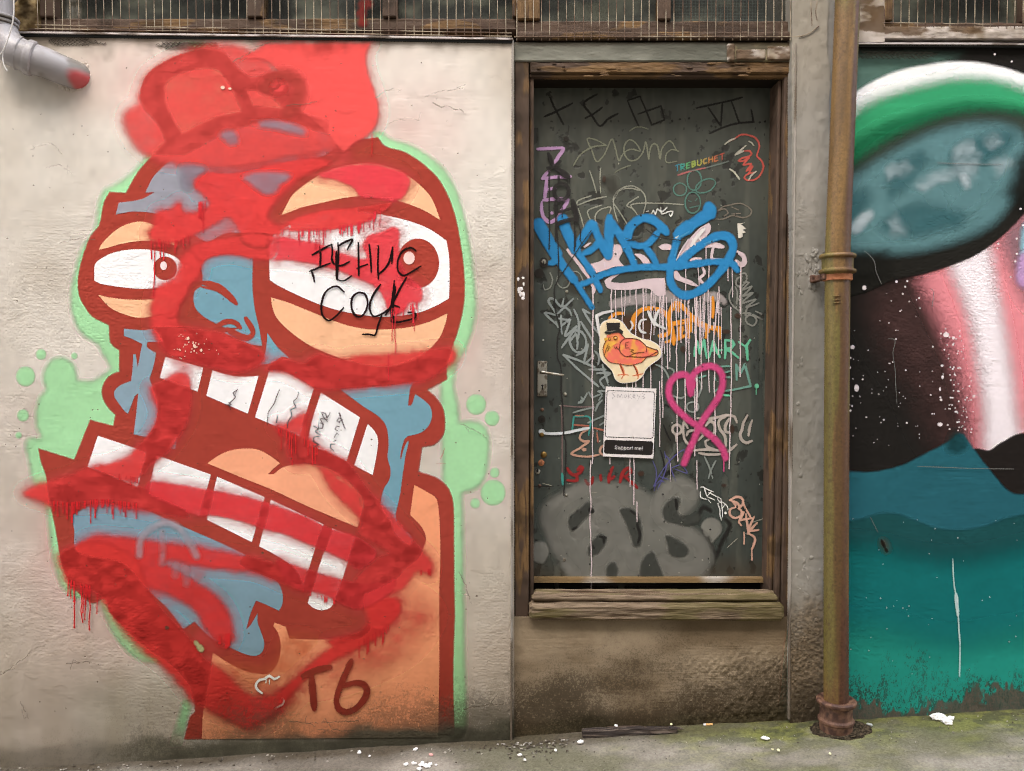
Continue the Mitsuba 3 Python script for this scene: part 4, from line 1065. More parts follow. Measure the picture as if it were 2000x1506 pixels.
cl = [ell(x + RNG.normal(0, 14), y + RNG.normal(0, 9), RNG.uniform(12, 34), RNG.uniform(3.5, 8), r + RNG.normal(0, 14)) for x, y, r in ((1936, 275, -42), (1912, 300, -40), (1890, 318, -36), (1866, 332, -30), (1846, 345, -20), (1868, 352, 40), (1884, 366, 40), (1836, 342, -10), (1790, 350, 0), (1810, 352, 10), (1774, 316, -38), (1742, 338, -38), (1700, 366, -40), (1690, 410, -38), (1706, 420, -35), (1676, 436, -40), (1720, 400, -40), (1916, 352, -30), (1948, 336, -28), (1966, 316, -40), (1890, 396, -18), (1750, 444, 40), (1760, 452, 50), (1830, 380, 30), (1870, 290, -40)) for _ in (0, 1)]
m('eye_lens', cl, (184, 204, 210), 12, 8, 0.36, label='cloudy reflections in the lens')
m('eye_lens', [blob('1660,450 1676,424 1700,410 1706,420 1690,440 1672,456'), blob('1874,336 1886,340 1896,362 1888,370 1878,354'), blob('1900,300 1930,272 1940,274 1916,300')], (206, 220, 226), 13, 7, 0.5)
m('eye_shadow', blob('1590,512 1650,498 1720,496 1790,488 1850,470 1900,446 1944,410 1976,364 2000,300 2040,330 1990,412 1900,480 1800,520 1700,540 1600,560'), (36, 36, 33), 14, 22, 0.88)
m('dark_hill', blob('1888,884! 1906,876 1932,880 1950,868 1968,858 1988,848 2090,836 2090,980 1986,972 1962,952 1930,915'), (40, 36, 34), 6, 1.6, label='black hill at the right edge')
m('teal_hill', blob('1600,922 1652,921 1704,922 1762,909 1802,889 1850,864 1872,846! 1882,848! 1896,868 1914,894 1938,924 1966,956 1990,966 2090,958 2090,1060 1600,1060'), (44, 100, 112), 7, 2.6, label='blue teal hill')
m('teal_hill', blob('1862,842 1880,846 1888,870 1870,884 1850,876'), (30, 62, 62), 8, 8, 0.45)
m('teal_ground', blob('1600,1026 1652,1020 1682,1015 1722,1004 1752,1005 1792,1019 1832,1033 1882,1036 1932,1026 1976,1011 2090,1006 2090,1480 1600,1480'), (34, 82, 84), 8, 4, label='dark teal wave at the bottom of the mural')
m('teal_ground', blob('1600,1086 1700,1070 1800,1092 1900,1096 2000,1074 2100,1066 2100,1520 1600,1520'), (28, 116, 116), 9, 34, 0.95)
m('teal_ground', blob('1600,1250 1700,1235 1850,1265 1990,1245 2100,1240 2100,1540 1600,1540'), (44, 156, 140), 10, 50, 0.9)
stars = [(1688, 562, 4, 4.6), (1751, 550, 2.6, 2.6), (1772, 549, 2.2, 2), (1768, 560, 1.8, 2), (1763, 574, 1.8, 2), (1795, 582, 1.8, 2), (1776, 589, 1.6, 1.4), (1797, 602, 1.6, 1.6), (1758, 608, 1.4, 1.4), (1665, 678, 4, 4), (1661, 699, 1.8, 1.8), (1660, 718, 2.2, 2), (1685, 741, 2, 1.8), (1673, 758, 4.6, 7), (1716, 770, 1.4, 1.4), (1664, 793, 1.8, 1.8), (1661, 802, 1.8, 2), (1692, 815, 1.6, 1.6), (1726, 820, 1.8, 1.8), (1771, 826, 2, 2), (1769, 723, 1.8, 1.8), (1738, 710, 1.5, 1.5), (1750, 662, 1.6, 1.6), (1848, 654, 6, 4.5), (1862, 660, 3, 3), (1840, 714, 3, 2.4), (1841, 737, 2.6, 3.6), (1836, 760, 2, 4), (1838, 781, 2.6, 2.4), (1836, 829, 5, 4), (1868, 804, 2.4, 1.8), (1902, 774, 2.4, 3), (1993, 408, 2.6, 2), (1998, 440, 2.4, 2), (1986, 466, 2.2, 2.2), (1986, 496, 2.2, 2.2), (1983, 511, 2.6, 2), (1950, 476, 2, 2), (1948, 485, 1.8, 1.8), (1974, 541, 1.6, 1.6), (1943, 106, 2.2, 2.2), (1976, 120, 2, 2)]
stars += [(RNG.uniform(1655, 1800), RNG.uniform(560, 880), *[RNG.uniform(.6, 1.2)] * 2) for _ in range(50)] + [(min(RNG.normal(1868, 22), 1912), RNG.uniform(640, 850), *[RNG.uniform(.7, 1.9)] * 2) for _ in range(95)]
stars += [(RNG.uniform(1660, 1990), RNG.uniform(1000, 1330), *[RNG.uniform(.5, 1.2)] * 2) for _ in range(40)]
m('star', unary_union([ell(*s) for s in stars]), (238, 228, 230), 15, 0.5, 0.92, label='white paint spatter like stars')
m('white_run', unary_union([stroke('1861,1092 1862,1120 1864,1146 1868,1166', 2.2), stroke('1867,1160 1869,1180 1871,1202', 6.5), stroke('1871,1195 1873,1230 1875,1260 1874,1322', 2.6)]), (196, 222, 222), 12, 0.5, 0.92, label='thin white run down the teal paint')
m('crack', [stroke('1688,490 1700,500 1708,512 1711,530 1722,555', 1.2), stroke('1830,318 1880,320 1960,321', 1.2), stroke('1792,911 1850,913 1900,915 1980,916', 1.2), stroke('1818,564 1824,570 1820,600', 1.0), stroke('1735,662 1748,664 1744,690 1748,720 1750,760 1752,788', 1.0), stroke('1700,1010 1715,1040', 1.0)], (120, 120, 116), 16, 0, label='hairline cracks in the mural')
m('gouge', [ell(1725, 1062, 2.6, 9, -25), ell(1731, 1074, 2, 5, -30)], (36, 30, 24), 13, 1.2)
m('gouge', ell(1728, 1066, 8, 14, -25), (96, 86, 70), 12, 6, 0.45, label='gouge worn through the teal paint')

# ------------------------------------------------------------------ the door
DOOR = thing('door', 'dark green grey door covered with graffiti tags and stickers', 'door')
YD = PLANE['door']
add('leaf', bevel_box(X(1036, YD), X(1524, YD), YD, YD + .045, P(1200, 1139, YD)[2], P(1200, 150, YD)[2], 0.003), 'door_paint', DOOR)
dz0, dz1 = P(1200, 1138.5, .148)[2], P(1200, 1130, .148)[2]
wb = trimesh.convex.convex_hull(np.array([(x, y, z) for x in (X(1043, .15), X(1507, .15)) for y, z in ((.148, dz0), (.1745, dz0), (.1745, dz1 + .003), (.152, dz1 - .001))]))
add('weather_bar', wb, 'weather_bar_metal', DOOR, label='pale strip along the foot of the door')
scene['weather_bar_metal'] = {'type': 'twosided', 'bsdf': glossy(lambda p, n, uv: mix(A(122, 98, 64), A(176, 168, 156), smoothstep(0.45, 0.6, fbm(p.x * 3, p.z * 4, 1.0, 3))), 0.45, 0.4, 0.1)}
d = lambda n, s, c, l, soft=0.0, a=0.99, label=None: paint(n, DOOR, s, c, l, 'door', soft, a, label)

d('scuff', [ell(RNG.uniform(1080, 1500), RNG.uniform(300, 1130), RNG.uniform(2, 7), RNG.uniform(18, 70)) for _ in range(16)], (126, 126, 114), 1, 2, 0.22)
d('tag', [stroke('1074,190 1084,212 1101,244|1063,228 1090,216 1118,202', 3.2), stroke('1166,184 1140,202 1155,224 1172,246 1188,232 1207,222|1143,231 1160,222 1176,210', 3.4), stroke('1226,197 1236,222 1248,248|1226,196 1250,188 1262,216 1273,244 1298,234 1291,207 1246,223', 2.6, False), stroke('1313,236|1328,233|1346,231|1484,239|1494,237|1506,237', 4), stroke('1360,211 1392,204 1425,197 1450,190|1383,210 1408,246 1411,200|1428,196 1444,240 1472,238 1467,214', 3, False), stroke('1386,260 1420,246 1446,240 1472,238', 3.2)], (26, 24, 20), 2, 0, label='black marker letters across the top of the door')
d('tag', [stroke('1120,323 1132,304 1147,292 1162,286 1184,284!  1166,274 1147,271 1156,294 1166,316 1180,302 1195,272 1203,294 1209,314 1217,300 1233,291 1250,295 1243,281 1230,273 1220,283 1219,299 1229,313 1243,312 1256,297 1261,277 1265,296 1267,311 1271,287 1278,280 1284,284 1289,310 1293,290 1308,275 1322,294', 1.9), stroke('1326,296 1312,292 1301,302 1302,317 1322,315', 1.6), stroke('1230,256 1240,249 1252,248 1266,252|1200,338 1212,330 1232,323', 1.3)], (142, 144, 122), 2, 0, label='thin grey cursive name near the top')
d('tag', [stroke('1050,291 1075,290 1100,290 1092,304 1081,322', 6), stroke('1060,347 1072,334|1059,349 1085,346 1114,345|1068,348 1066,368 1064,388|1069,370 1085,367|1061,391 1085,389 1110,390|1058,395 1058,412 1063,426 1074,434 1088,426 1098,410 1110,392|1078,416', 6.5)], (203, 160, 205), 3, 0, label='lilac spray letters at the upper left')
bk = [stroke('1071,300 1080,322', 8), stroke('1094,315 1082,326 1070,328', 7), stroke('1088,330 1097,336 1110,346', 12), stroke('1091,345 1092,354', 6), stroke('1086,362 1082,372 1086,386 1098,390 1108,384 1111,372 1106,362 1096,358 1086,362', 7), stroke('1086,394 1085,405 1087,418', 8), stroke('1118,392 1124,412 1127,432', 10), stroke('1090,415 1110,409 1129,404', 5), stroke('1087,440 1092,436 1110,430 1126,428', 8)]
bk += [runs([(1072, 330, 486, 2.2), (1086, 418, 470, 2.6), (1098, 388, 424, 1.8), (1094, 390, 416, 1.4), (1108, 346, 364, 1.6), (1122, 434, 490, 2.0), (1112, 346, 358, 1.4), (1124, 452, 482, 1.4)], 0.6), stroke('1087,446 1090,480 1090,545 1083,562 1083,585 1082,590 1087,616 1094,641 1089,661 1089,700 1095,713 1096,742 1096,762 1099,794 1101,850 1105,863 1104,922 1101,968', 2.3), stroke('1155,450 1136,476 1107,521 1090,545', 1.8), stroke('1129,435 1134,452 1133,470 1138,476', 1.9), stroke('1092,478 1098,484 1105,491', 1.4), stroke('1222,466 1238,468 1254,464|1225,470 1238,470', 1.6), stroke('1262,448 1280,460 1300,466 1336,470', 1.6)]
d('tag', bk, (32, 28, 26), 12, 0, label='black tag with long thin runs down the left of the door')
d('tag', [stroke('1152,334 1160,358 1165,377|1173,328 1172,350 1173,377|1155,382 1127,395 1135,424 1142,453|1128,401 1160,389 1185,384|1174,401 1148,412 1154,432|1164,436 1162,424 1167,414 1178,407 1193,405 1190,417|1206,432 1201,415 1198,398 1199,384 1210,370 1232,363 1250,370 1260,384 1261,400 1256,418|1199,390 1206,378 1214,370 1234,368 1250,372|1198,396 1210,414 1225,438|1247,384 1224,401 1236,408 1245,420|1335,400 1290,397 1233,400 1244,418', 1.7, True)], (176, 175, 160), 2, 0, label='thin pale lines and circle above the blue tag')
d('tag', [stroke('1262,413 1267,412|1273,418 1276,410 1280,419 1284,408 1292,414 1303,405|1290,405 1293,418 1304,414 1314,413 1310,423 1307,418', 2.0)], (238, 238, 232), 5, 0, label='small white scribble touching the top of the blue tag')
RB = [(60, 150, 176), (70, 170, 160), (100, 186, 120), (170, 190, 90), (206, 196, 90), (214, 176, 92), (222, 150, 80), (222, 120, 78), (220, 96, 76)]
LT = {'T': '0,0 8,-1|4,0 4,11', 'R': '0,11 0,0 6,1 6,5 0,6 7,11', 'E': '7,0 0,1 0,11 7,10|0,5 6,5', 'B': '0,0 0,11 6,9 6,6 0,5 6,4 5,0 0,0', 'U': '0,0 0,9 4,11 7,9 7,0', 'C': '7,1 2,1 0,5 2,10 7,9', 'H': '0,0 0,11|7,0 7,11|0,5 7,5'}
for i, ch in enumerate('TREBUCHET'):
    ox, oy = 1319 + i * 10.9, 324 - i * 2.75
    s = '|'.join(' '.join('%.1f,%.1f' % (ox + float(q.split(',')[0]), oy + float(q.split(',')[1]) - 0.25 * float(q.split(',')[0])) for q in part.split()) for part in LT[ch].split('|'))
    d('chalk_letter', stroke(s, 2.4, False), RB[i], 3)
d('chalk_line', [stroke('1324,342 1350,334 1378,328', 2.6)], (204, 112, 112), 3)
d('chalk_line', [stroke('1378,328 1400,322 1423,315', 2.2)], (122, 134, 126), 3)
d('chalk_drawing', [stroke('1424,276 1436,270 1447,263 1462,264 1476,270 1483,283 1481,295 1478,304 1488,315 1491,327 1484,343 1473,351 1460,352 1453,347 1461,340 1476,336|1452,295 1465,295 1468,301 1461,306 1450,309 1442,314 1450,315 1463,308 1452,322 1467,320 1458,334 1470,325 1461,340', 3)], (222, 96, 84), 3, 0, label='red chalk profile of a face at the upper right')
d('chalk_drawing', [stroke('1416,282 1423,276 1436,270|1436,302 1452,295|1436,302 1448,292 1457,284|1463,276 1468,279 1472,284|1425,330 1434,336 1444,350|1462,352 1470,340 1477,335', 2.8)], (218, 212, 196), 4, 0, label='white chalk strokes round the red profile')
rngp = lambda cx, cy, rx, ry, rot: ' '.join('%.1f,%.1f' % (cx + rx * math.cos(a) * math.cos(rot) - ry * math.sin(a) * math.sin(rot), cy + rx * math.cos(a) * math.sin(rot) + ry * math.sin(a) * math.cos(rot)) for a in np.linspace(0, 6.283, 16))
d('chalk_drawing', [stroke('|'.join([rngp(1356, 352, 14, 20, 0.05), rngp(1328, 370, 13, 12.5, 0), rngp(1378, 363, 21, 12, -0.45), rngp(1353, 396, 15, 21, 0)]), 2.0), stroke('1345,392 1350,394|1358,392 1362,388|1347,406 1356,404 1364,402', 1.6)], (92, 146, 132), 3, 0, label='green chalk flower with a smiling pot')
d('chalk_drawing', [stroke('1402,412 1412,404 1428,400 1444,397 1458,402 1468,412 1464,421 1450,425 1430,421 1412,428 1398,428|1402,412 1416,408 1422,416 1414,422|1428,404 1442,410|1430,418 1446,417', 1.8)], (142, 130, 116), 3, 0, label='faded chalk fish')
d('white_mark', blob('1440,437! 1454,435! 1446,439 1451,441 1457,447 1450,448 1457,454 1449,456 1451,461 1446,465! 1442,465!'), (234, 228, 214), 4, 0, label='white comb shaped marker blot at the right')

# the drippy pink tag and its runs
PK = (226, 205, 209)
pk = [blob('1152,517 1173,510 1187,495 1198,478! 1212,478 1216,491 1209,507 1219,520! 1200,521 1185,527 1165,533!'), stroke('1109,488 1128,512 1150,542', 7), blob('1139,482! 1150,474 1155,474 1142,484'), stroke('1155,552 1160,560 1159,572', 9), blob('1180,548! 1196,538 1210,536! 1196,545 1193,551! 1215,553 1240,550 1262,545! 1290,543! 1298,543 1300,575! 1284,578 1270,565 1256,563 1232,566 1200,566 1186,562'), blob('1238,496! 1252,496 1266,506 1272,517! 1258,517! 1250,506'), blob('1286,482! 1298,476 1313,480 1312,488! 1294,488'), blob('1384,435! 1388,440 1387,452 1368,472 1348,490 1322,512! 1331,486 1348,465 1366,446'), stroke('1372,480 1390,478 1412,482', 11), stroke('1394,480 1391,492 1390,505 1396,507 1408,506', 5), stroke('1440,492 1452,500 1454,512 1448,518 1438,510', 9), blob('1315,530! 1322,528 1330,540 1350,548 1366,560! 1352,558 1330,550 1318,545'), stroke('1372,522 1376,534 1366,545 1376,556', 6), stroke('1350,508 1368,506', 8)]
d('pink_tag', pk, PK, 3, 0, label='pale pink dripping letters behind the blue tag')
d('pink_tag', [blob('1270,575 1300,568 1330,578 1340,586 1300,590 1275,588'), blob('1370,576 1395,570 1412,578 1420,590 1416,596 1400,588 1378,588'), blob('1190,590 1230,578 1270,575 1275,592 1230,596 1195,602')], (170, 160, 158), 2, 2, 0.8)
rr = [(1158, 565, 700, 2.4), (1157, 690, 905, 2.0), (1154, 900, 1150, 2.0), (1195, 560, 700, 2.4), (1202, 562, 620, 2.0), (1213, 562, 640, 1.6), (1221, 564, 616, 1.4), (1230, 564, 590, 1.6), (1243, 562, 755, 2.2), (1256, 562, 760, 2.0), (1262, 560, 600, 1.6), (1272, 565, 890, 2.0), (1280, 566, 640, 1.6), (1290, 570, 755, 1.8), (1297, 575, 690, 1.6), (1301, 580, 720, 2.0), (1312, 585, 705, 2.0), (1321, 585, 900, 2.2), (1331, 585, 668, 1.8), (1338, 585, 820, 2.2), (1346, 585, 706, 1.8), (1356, 580, 890, 2.0), (1361, 578, 800, 3.4), (1368, 585, 760, 2.0), (1374, 590, 655, 2.2), (1385, 510, 765, 2.0), (1388, 580, 640, 3.0), (1394, 630, 850, 2.4), (1400, 590, 640, 2.0), (1403, 590, 692, 1.8), (1408, 600, 690, 1.4), (1426, 600, 915, 2.2), (1447, 512, 735, 2.2), (1430, 518, 580, 1.6), (1421, 512, 548, 1.8), (1340, 520, 570, 1.8), (1363, 515, 560, 1.6), (1379, 450, 505, 2), (1310, 905, 940, 1), (1230, 895, 950, 1.8), (1238, 893, 985, 2.0), (1243, 980, 1018, 2.0), (1361, 900, 955, 1.8), (1191, 893, 906, 1.6), (1225, 748, 756, 1.8), (1235, 748, 756, 1.8), (1417, 885, 900, 1.6), (1352, 600, 650, 1.4), (1318, 560, 600, 1.4), (1288, 745, 872, 1.8), (1294, 745, 815, 1.8)]
d('paint_run', runs(rr + [(RNG.uniform(1255, 1405), RNG.uniform(560, 590), RNG.uniform(610, 720), RNG.uniform(1.2, 2.0)) for _ in range(14)], 1.1), (222, 204, 206), 6, 0, label='long pale pink paint runs down the door')

# blue tag
BL = (38, 132, 190)
bl = [LineString(curve('1052,438 1060,452 1070,470 1086,496', False)).buffer(12), LineString(curve('1084,494 1100,520 1121,546', False)).buffer(8), LineString(curve('1120,544 1143,580 1156,600', False)).buffer(5), stroke('1086,502 1080,513 1074,514', 12), LineString(curve('1099,428 1106,450 1124,487', False)).buffer(10), stroke('1122,484 1142,512 1160,538', 13), stroke('1158,536 1173,568', 10), stroke('1131,478 1144,456 1156,438 1168,462 1186,500', 15), stroke('1142,494 1158,486 1172,470', 12), stroke('1134,462 1152,452', 9), stroke('1190,424 1190,450 1188,500', 17), stroke('1192,430 1210,458 1228,492 1240,518', 14), stroke('1222,472 1230,446 1246,430 1266,426 1282,434 1302,454', 17), stroke('1226,470 1244,480 1262,478 1276,466 1286,452', 13), stroke('1258,480 1274,500 1284,520', 12), stroke('1384,402 1388,418', 26), stroke('1386,416 1352,438 1322,458', 24), stroke('1326,456 1316,492 1309,526 1309,548 1320,568 1341,577 1374,563 1400,538 1422,508 1432,482 1424,464 1406,460 1380,471 1348,494 1326,514', 15), stroke('1165,541 1199,530 1251,522 1322,521 1361,515 1400,511 1430,515 1440,528', 13), stroke('1128,558 1150,550 1172,541', 10)]
d('blue_tag', unary_union(bl), BL, 7, 1.8, label='large blue sprayed tag across the middle of the door')
d('blue_scrape', [stroke('1316,470 1330,462 1346,452|1332,462 1346,466|1376,476 1400,468|1318,500 1322,486', 1.8)], (92, 172, 214), 8, 0.8, 0.7)
d('pink_tag', [stroke('1180,513 1182,524', 3), stroke('1321,508 1330,490 1345,466', 2)], (228, 212, 222), 8)
d('white_mark', [stroke('1350,480 1362,462 1376,446', 6), stroke('1352,466 1358,478|1362,458 1368,470', 3), blob('1318,464! 1326,460! 1322,467!')], (240, 236, 232), 8)
# orange, white and silver tags
OR = (230, 146, 44)
d('orange_tag', [stroke('1190,622 1202,613 1217,612', 7), stroke('1236,640 1238,620 1252,606 1270,602 1290,606 1304,618 1309,636 1304,652 1288,656', 8), stroke('1310,640 1308,612 1320,592 1336,602 1352,620 1372,634 1392,641 1405,640', 9), stroke('1306,634 1338,628 1362,622', 9), stroke('1314,640 1316,672', 8), stroke('1300,668 1326,662 1348,648', 5), stroke('1392,580 1393,604 1392,620', 6), edge_runs('1310,646 1340,640 1366,630', 14, 4, 22, 3), edge_runs('1312,600 1330,598', 6, 3, 10, 2.5), edge_runs('1378,640 1406,644', 7, 4, 22, 2.6)], OR, 4, 0.8, label='orange sprayed letters below the blue tag')
d('rust_stain', [ell(1240, 640, 40, 26), ell(1265, 690, 24, 26)], (92, 58, 34), 2, 10, 0.6)
d('white_letter', [stroke('1172,656 1168,636 1165,617 1178,611 1197,607', 5.5, False), stroke('1262,624 1252,626 1248,638 1253,648 1261,650', 4), stroke('1266,608 1272,622 1278,636|1286,606 1279,630 1299,642', 5), stroke('1232,628 1236,636 1230,646', 4)], (228, 226, 224), 9, 0, label='white brush letters beside the bird sticker')
SV = (160, 168, 166)
d('silver_tag', [stroke('1088,616 1078,600 1071,588 1074,583 1082,584 1096,599 1101,583|1087,616 1064,611 1086,633|1120,583 1102,600 1090,612|1100,598 1112,606 1116,616|1090,640 1086,628|1090,622 1108,625 1114,624 1096,638 1098,652|1096,616 1096,640|1114,625 1104,656 1126,637 1112,658 1097,679|1121,604 1130,628 1130,660|1124,652 1118,660 1112,668|1138,604 1146,618 1160,640 1172,654|1138,604 1152,612|1134,628 1148,650 1161,672|1126,694 1140,686 1148,673 1141,710 1150,704 1160,694|1162,686 1170,696 1168,712|1100,693 1130,704 1161,717|1100,693 1130,722 1169,755|1151,722 1183,722|1177,712 1182,732 1189,752|1166,729 1192,729 1172,743 1180,758', 3.8, True), stroke(rngp(1129, 667, 16, 22, -0.2), 4), stroke('1124,650 1128,666 1127,682', 3.6)], SV, 5, 0, label='silver scribbled tag at the left')
d('silver_tag', [stroke('1147,768 1136,786 1130,787 1139,780 1135,776|1150,766 1156,776 1172,770|1170,782 1176,770 1168,764 1184,764|1120,806 1140,800 1160,796|1148,826 1170,816 1184,810|1172,830 1184,822|1163,803 1168,790 1176,782', 3.0)], (150, 160, 156), 5, 0, label='thin silver strokes left of the white sticker')
d('silver_tag', [stroke('1444,536 1456,534 1458,548 1446,560 1438,556 1440,544 1450,540|1452,552 1462,552 1450,566 1468,560 1452,578 1470,572 1448,592 1476,585 1458,600 1482,592|1460,600 1456,616 1470,616 1478,626 1472,636 1460,632 1456,622 1466,612 1450,612|1430,560 1424,580 1430,596 1444,608|1436,560 1440,570 1438,600|1448,536 1448,600 1446,636|1440,580 1446,590|1476,608 1488,614|1470,614 1488,624', 2.8)], (150, 150, 142), 5, 0, label='tall looping silver scribble at the right edge')
MG = (112, 202, 162)
d('mint_tag', [stroke('1356,695 1358,680 1361,666 1367,690 1375,665 1377,680 1380,699|1385,698 1389,682 1393,667 1399,684 1406,698|1388,685 1410,684|1416,700 1417,682 1416,664|1416,664 1430,666 1434,673 1428,680 1417,682 1430,688 1442,699|1443,668 1456,677|1465,664 1458,676 1460,703', 5, False)], MG, 5, 0, label='mint green marker name in capitals')
d('mint_tag', [stroke('1406,716 1425,715|1413,728 1425,725|1414,737 1426,737|1439,742 1438,712 1447,728 1455,712 1460,732 1466,754 1440,760 1412,764|1360,716 1368,714|1366,738 1378,734|1396,736 1398,742|1395,765 1402,760', 4.2, False)], (118, 168, 152), 5, 0, label='paler mint word below the first')
d('mint_tag', [stroke('1409,771 1425,773', 4), ell(1478, 754, 4.5), stroke('1477,756 1477,770', 2)], (116, 204, 164), 5)
HT = (208, 72, 128)
paint('pink_heart', DOOR, stroke_soft('1352,748 1346,737 1334,731 1320,735 1310,746 1306,762 1309,780 1320,797 1340,816 1360,830 1380,845 1400,862 1413,880 1417,894|1350,740 1358,727 1372,718 1388,715 1402,720 1411,734 1411,754 1404,774 1391,795 1376,815 1364,838 1354,862 1344,884 1336,905|1349,742 1349,768', 12), HT, 8, 'door', 2.8, 0.97, label='large magenta sprayed heart ending in a cross')
d('pink_heart', [blob('1341,738 1356,738 1358,756 1352,768 1349,778 1346,770 1341,758'), runs([(1414, 890, 920, 2.2)])], HT, 9)
d('silver_tag', [stroke(rngp(1322, 839, 9, 9.5, 0), 5), stroke('1336,821 1334,838 1338,860 1348,871|1337,824 1343,836|1341,850 1344,843 1356,840|1320,848 1321,862', 5), stroke('1362,817 1390,817 1420,811 1434,814 1439,825|1420,812 1404,822 1406,838 1416,852 1418,872|1424,818 1416,834 1418,844 1431,844|1378,832 1386,823 1394,826 1396,840 1388,856 1377,862|1356,850 1364,842 1374,848 1364,860|1378,864 1380,872 1397,878|1354,880 1380,878 1406,880|1365,885 1386,888 1408,887|1421,883 1439,868', 5), stroke('1460,811 1452,826 1449,840 1446,846 1448,858 1457,865 1469,861|1469,821 1464,836 1462,851', 5)], (196, 184, 174), 5, 0, label='silver word with two exclamation strokes beside the heart')
d('silver_tag', [stroke(rngp(1353, 795, 12, 10, 0), 3), stroke('1352,772 1362,784|1366,744 1370,756 1364,776|1322,734 1328,726|1280,712 1296,720 1306,740 1302,756|1300,716 1316,724 1310,740|1310,772 1330,778 1340,772|1376,892 1386,914 1392,934|1398,900 1388,920 1384,934', 3)], (150, 158, 152), 5, 0)
d('red_tag', [stroke('1108,914 1112,922 1121,928 1132,924 1138,914 1134,912 1128,918|1125,926 1127,938 1108,938|1143,938 1149,946 1155,944 1158,932|1173,928 1174,938|1197,912 1191,926 1189,942|1200,930 1194,936|1211,942 1217,922 1228,914 1232,922 1222,930|1219,930 1231,940 1244,952', 6.5)], (152, 38, 38), 4, 0, label='dark red brush letters low on the door')
d('chalk_line', [stroke('1096,792 1130,795 1160,794|1096,792 1098,830 1098,930', 2)], (136, 110, 108), 3)
d('chalk_line', [stroke('1098,925 1099,946', 5), stroke('1121,812 1118,840|1122,814 1152,816 1150,850', 3)], (66, 158, 148), 4)
d('chalk_line', [stroke('1124,812 1140,812|1120,830 1150,832|1184,842 1160,836|1166,845 1168,864', 3)], (196, 116, 92), 4)
d('chalk_drawing', [stroke('1150,838 1136,846 1132,856 1140,862 1150,862 1134,874 1116,886 1126,890 1150,892 1170,888', 4), ell(1141, 878, 4.5, 3.5), stroke('1184,868 1174,874 1172,884 1180,890', 4)], (214, 166, 142), 4, 0, label='peach chalk outline left of the white sticker')
d('violet_scribble', [stroke('1275,900 1282,920 1278,958|1276,950 1290,925 1312,896 1336,878 1338,886|1284,956 1296,930 1304,905|1300,890 1306,896 1312,920 1320,940|1312,914 1330,908 1342,924 1318,916|1286,930 1310,938|1280,950 1290,938 1300,944|1298,882 1300,896', 1.6)], (96, 92, 160), 4, 0, label='violet ballpoint scribble')
d('black_scribble', [stroke('1290,880 1296,900 1300,930 1306,920 1312,940|1292,800 1300,790 1306,794|1296,830 1304,850 1310,860', 3)], (28, 27, 25), 3)
# big grey sprayed letters at the foot
GR = (134, 133, 125)
d('grey_tag', blob('1054,1010 1064,983 1099,961 1127,943 1150,937 1190,940 1241,948 1273,966 1293,944 1321,932 1352,940 1364,963 1356,990 1336,1008 1321,1022 1360,1034 1384,1058 1392,1094 1376,1124 1364,1133 1115,1133 1099,1101 1071,1054'), GR, 3, 8, 0.68, label='big blurred grey letters sprayed over the foot of the door')
d('grey_tag', stroke_soft('1140,952 1096,976 1070,1006 1076,1050 1094,1090 1120,1122|1142,1020 1176,984 1206,1000 1216,1050 1240,1100|1130,1040 1160,1030 1196,1040 1170,1090|1354,962 1328,944 1300,960 1284,992 1302,1022 1344,1040 1370,1070 1366,1104 1330,1114 1296,1096', 13), (152, 150, 142), 4, 9, 0.40)
d('grey_tag', [blob('1369,1030 1376,1016 1390,1011 1404,1018 1410,1030 1406,1044 1396,1054 1391,1062 1386,1054 1376,1046'), blob('1042,1062 1058,1058 1070,1064 1072,1080 1066,1092 1060,1101 1050,1099 1042,1094')], GR, 3, 2, 0.9)
gaps = [blob(s) for s in ('1113,1010 1134,994 1150,981 1156,995 1139,1016 1117,1036 1111,1022', '1150,1070 1172,1044 1184,1054 1166,1082 1152,1084', '1212,995 1234,995 1249,1014 1253,1046 1249,1066 1239,1066 1233,1046 1222,1018', '1297,991 1315,973 1327,975 1322,1000 1332,1009 1350,1008 1362,1000 1368,1016 1345,1026 1320,1022 1300,1016', '1301,1046 1321,1054 1342,1070 1342,1082 1328,1088 1309,1082 1306,1066', '1253,1101 1273,1078 1284,1100 1293,1128 1257,1133', '1186,1108 1198,1098 1206,1117 1190,1133')]
d('grey_tag_gap', gaps, (62, 64, 59), 5, 3.5, 0.93)
d('black_scribble', [ell(1155, 997, 6, 5, 30), stroke('1118,1034 1126,1030|1172,1048 1184,1050|1178,1050 1180,1060|1244,1024 1250,1046 1246,1060|1232,998 1240,1004|1320,976 1322,994|1158,1066 1160,1070', 5)], (28, 26, 24), 6, 0.8, 0.9)
d('black_scribble', [stroke('1350,1024 1362,1008 1374,990 1388,998|1416,1014 1426,1024 1420,1040 1408,1062 1398,1090|1372,1036 1386,1060 1394,1078', 7)], (34, 32, 29), 2, 2, 0.8)
d('small_white_tag', [stroke('1368,952 1374,951 1380,968|1368,960 1369,972 1380,975|1374,951 1384,957 1394,961|1382,968 1390,960|1381,970 1396,977|1384,962 1400,970|1383,976 1388,982|1402,970 1408,974 1408,982 1402,976 1402,970|1407,980 1402,984 1406,994 1406,1004 1409,1016|1409,980 1411,1000 1411,1010|1410,980 1420,988 1422,996|1410,994 1416,985', 2.0), ell(1417, 1002, 2.6)], (240, 238, 232), 6, 0, label='small white pen tag low on the right')
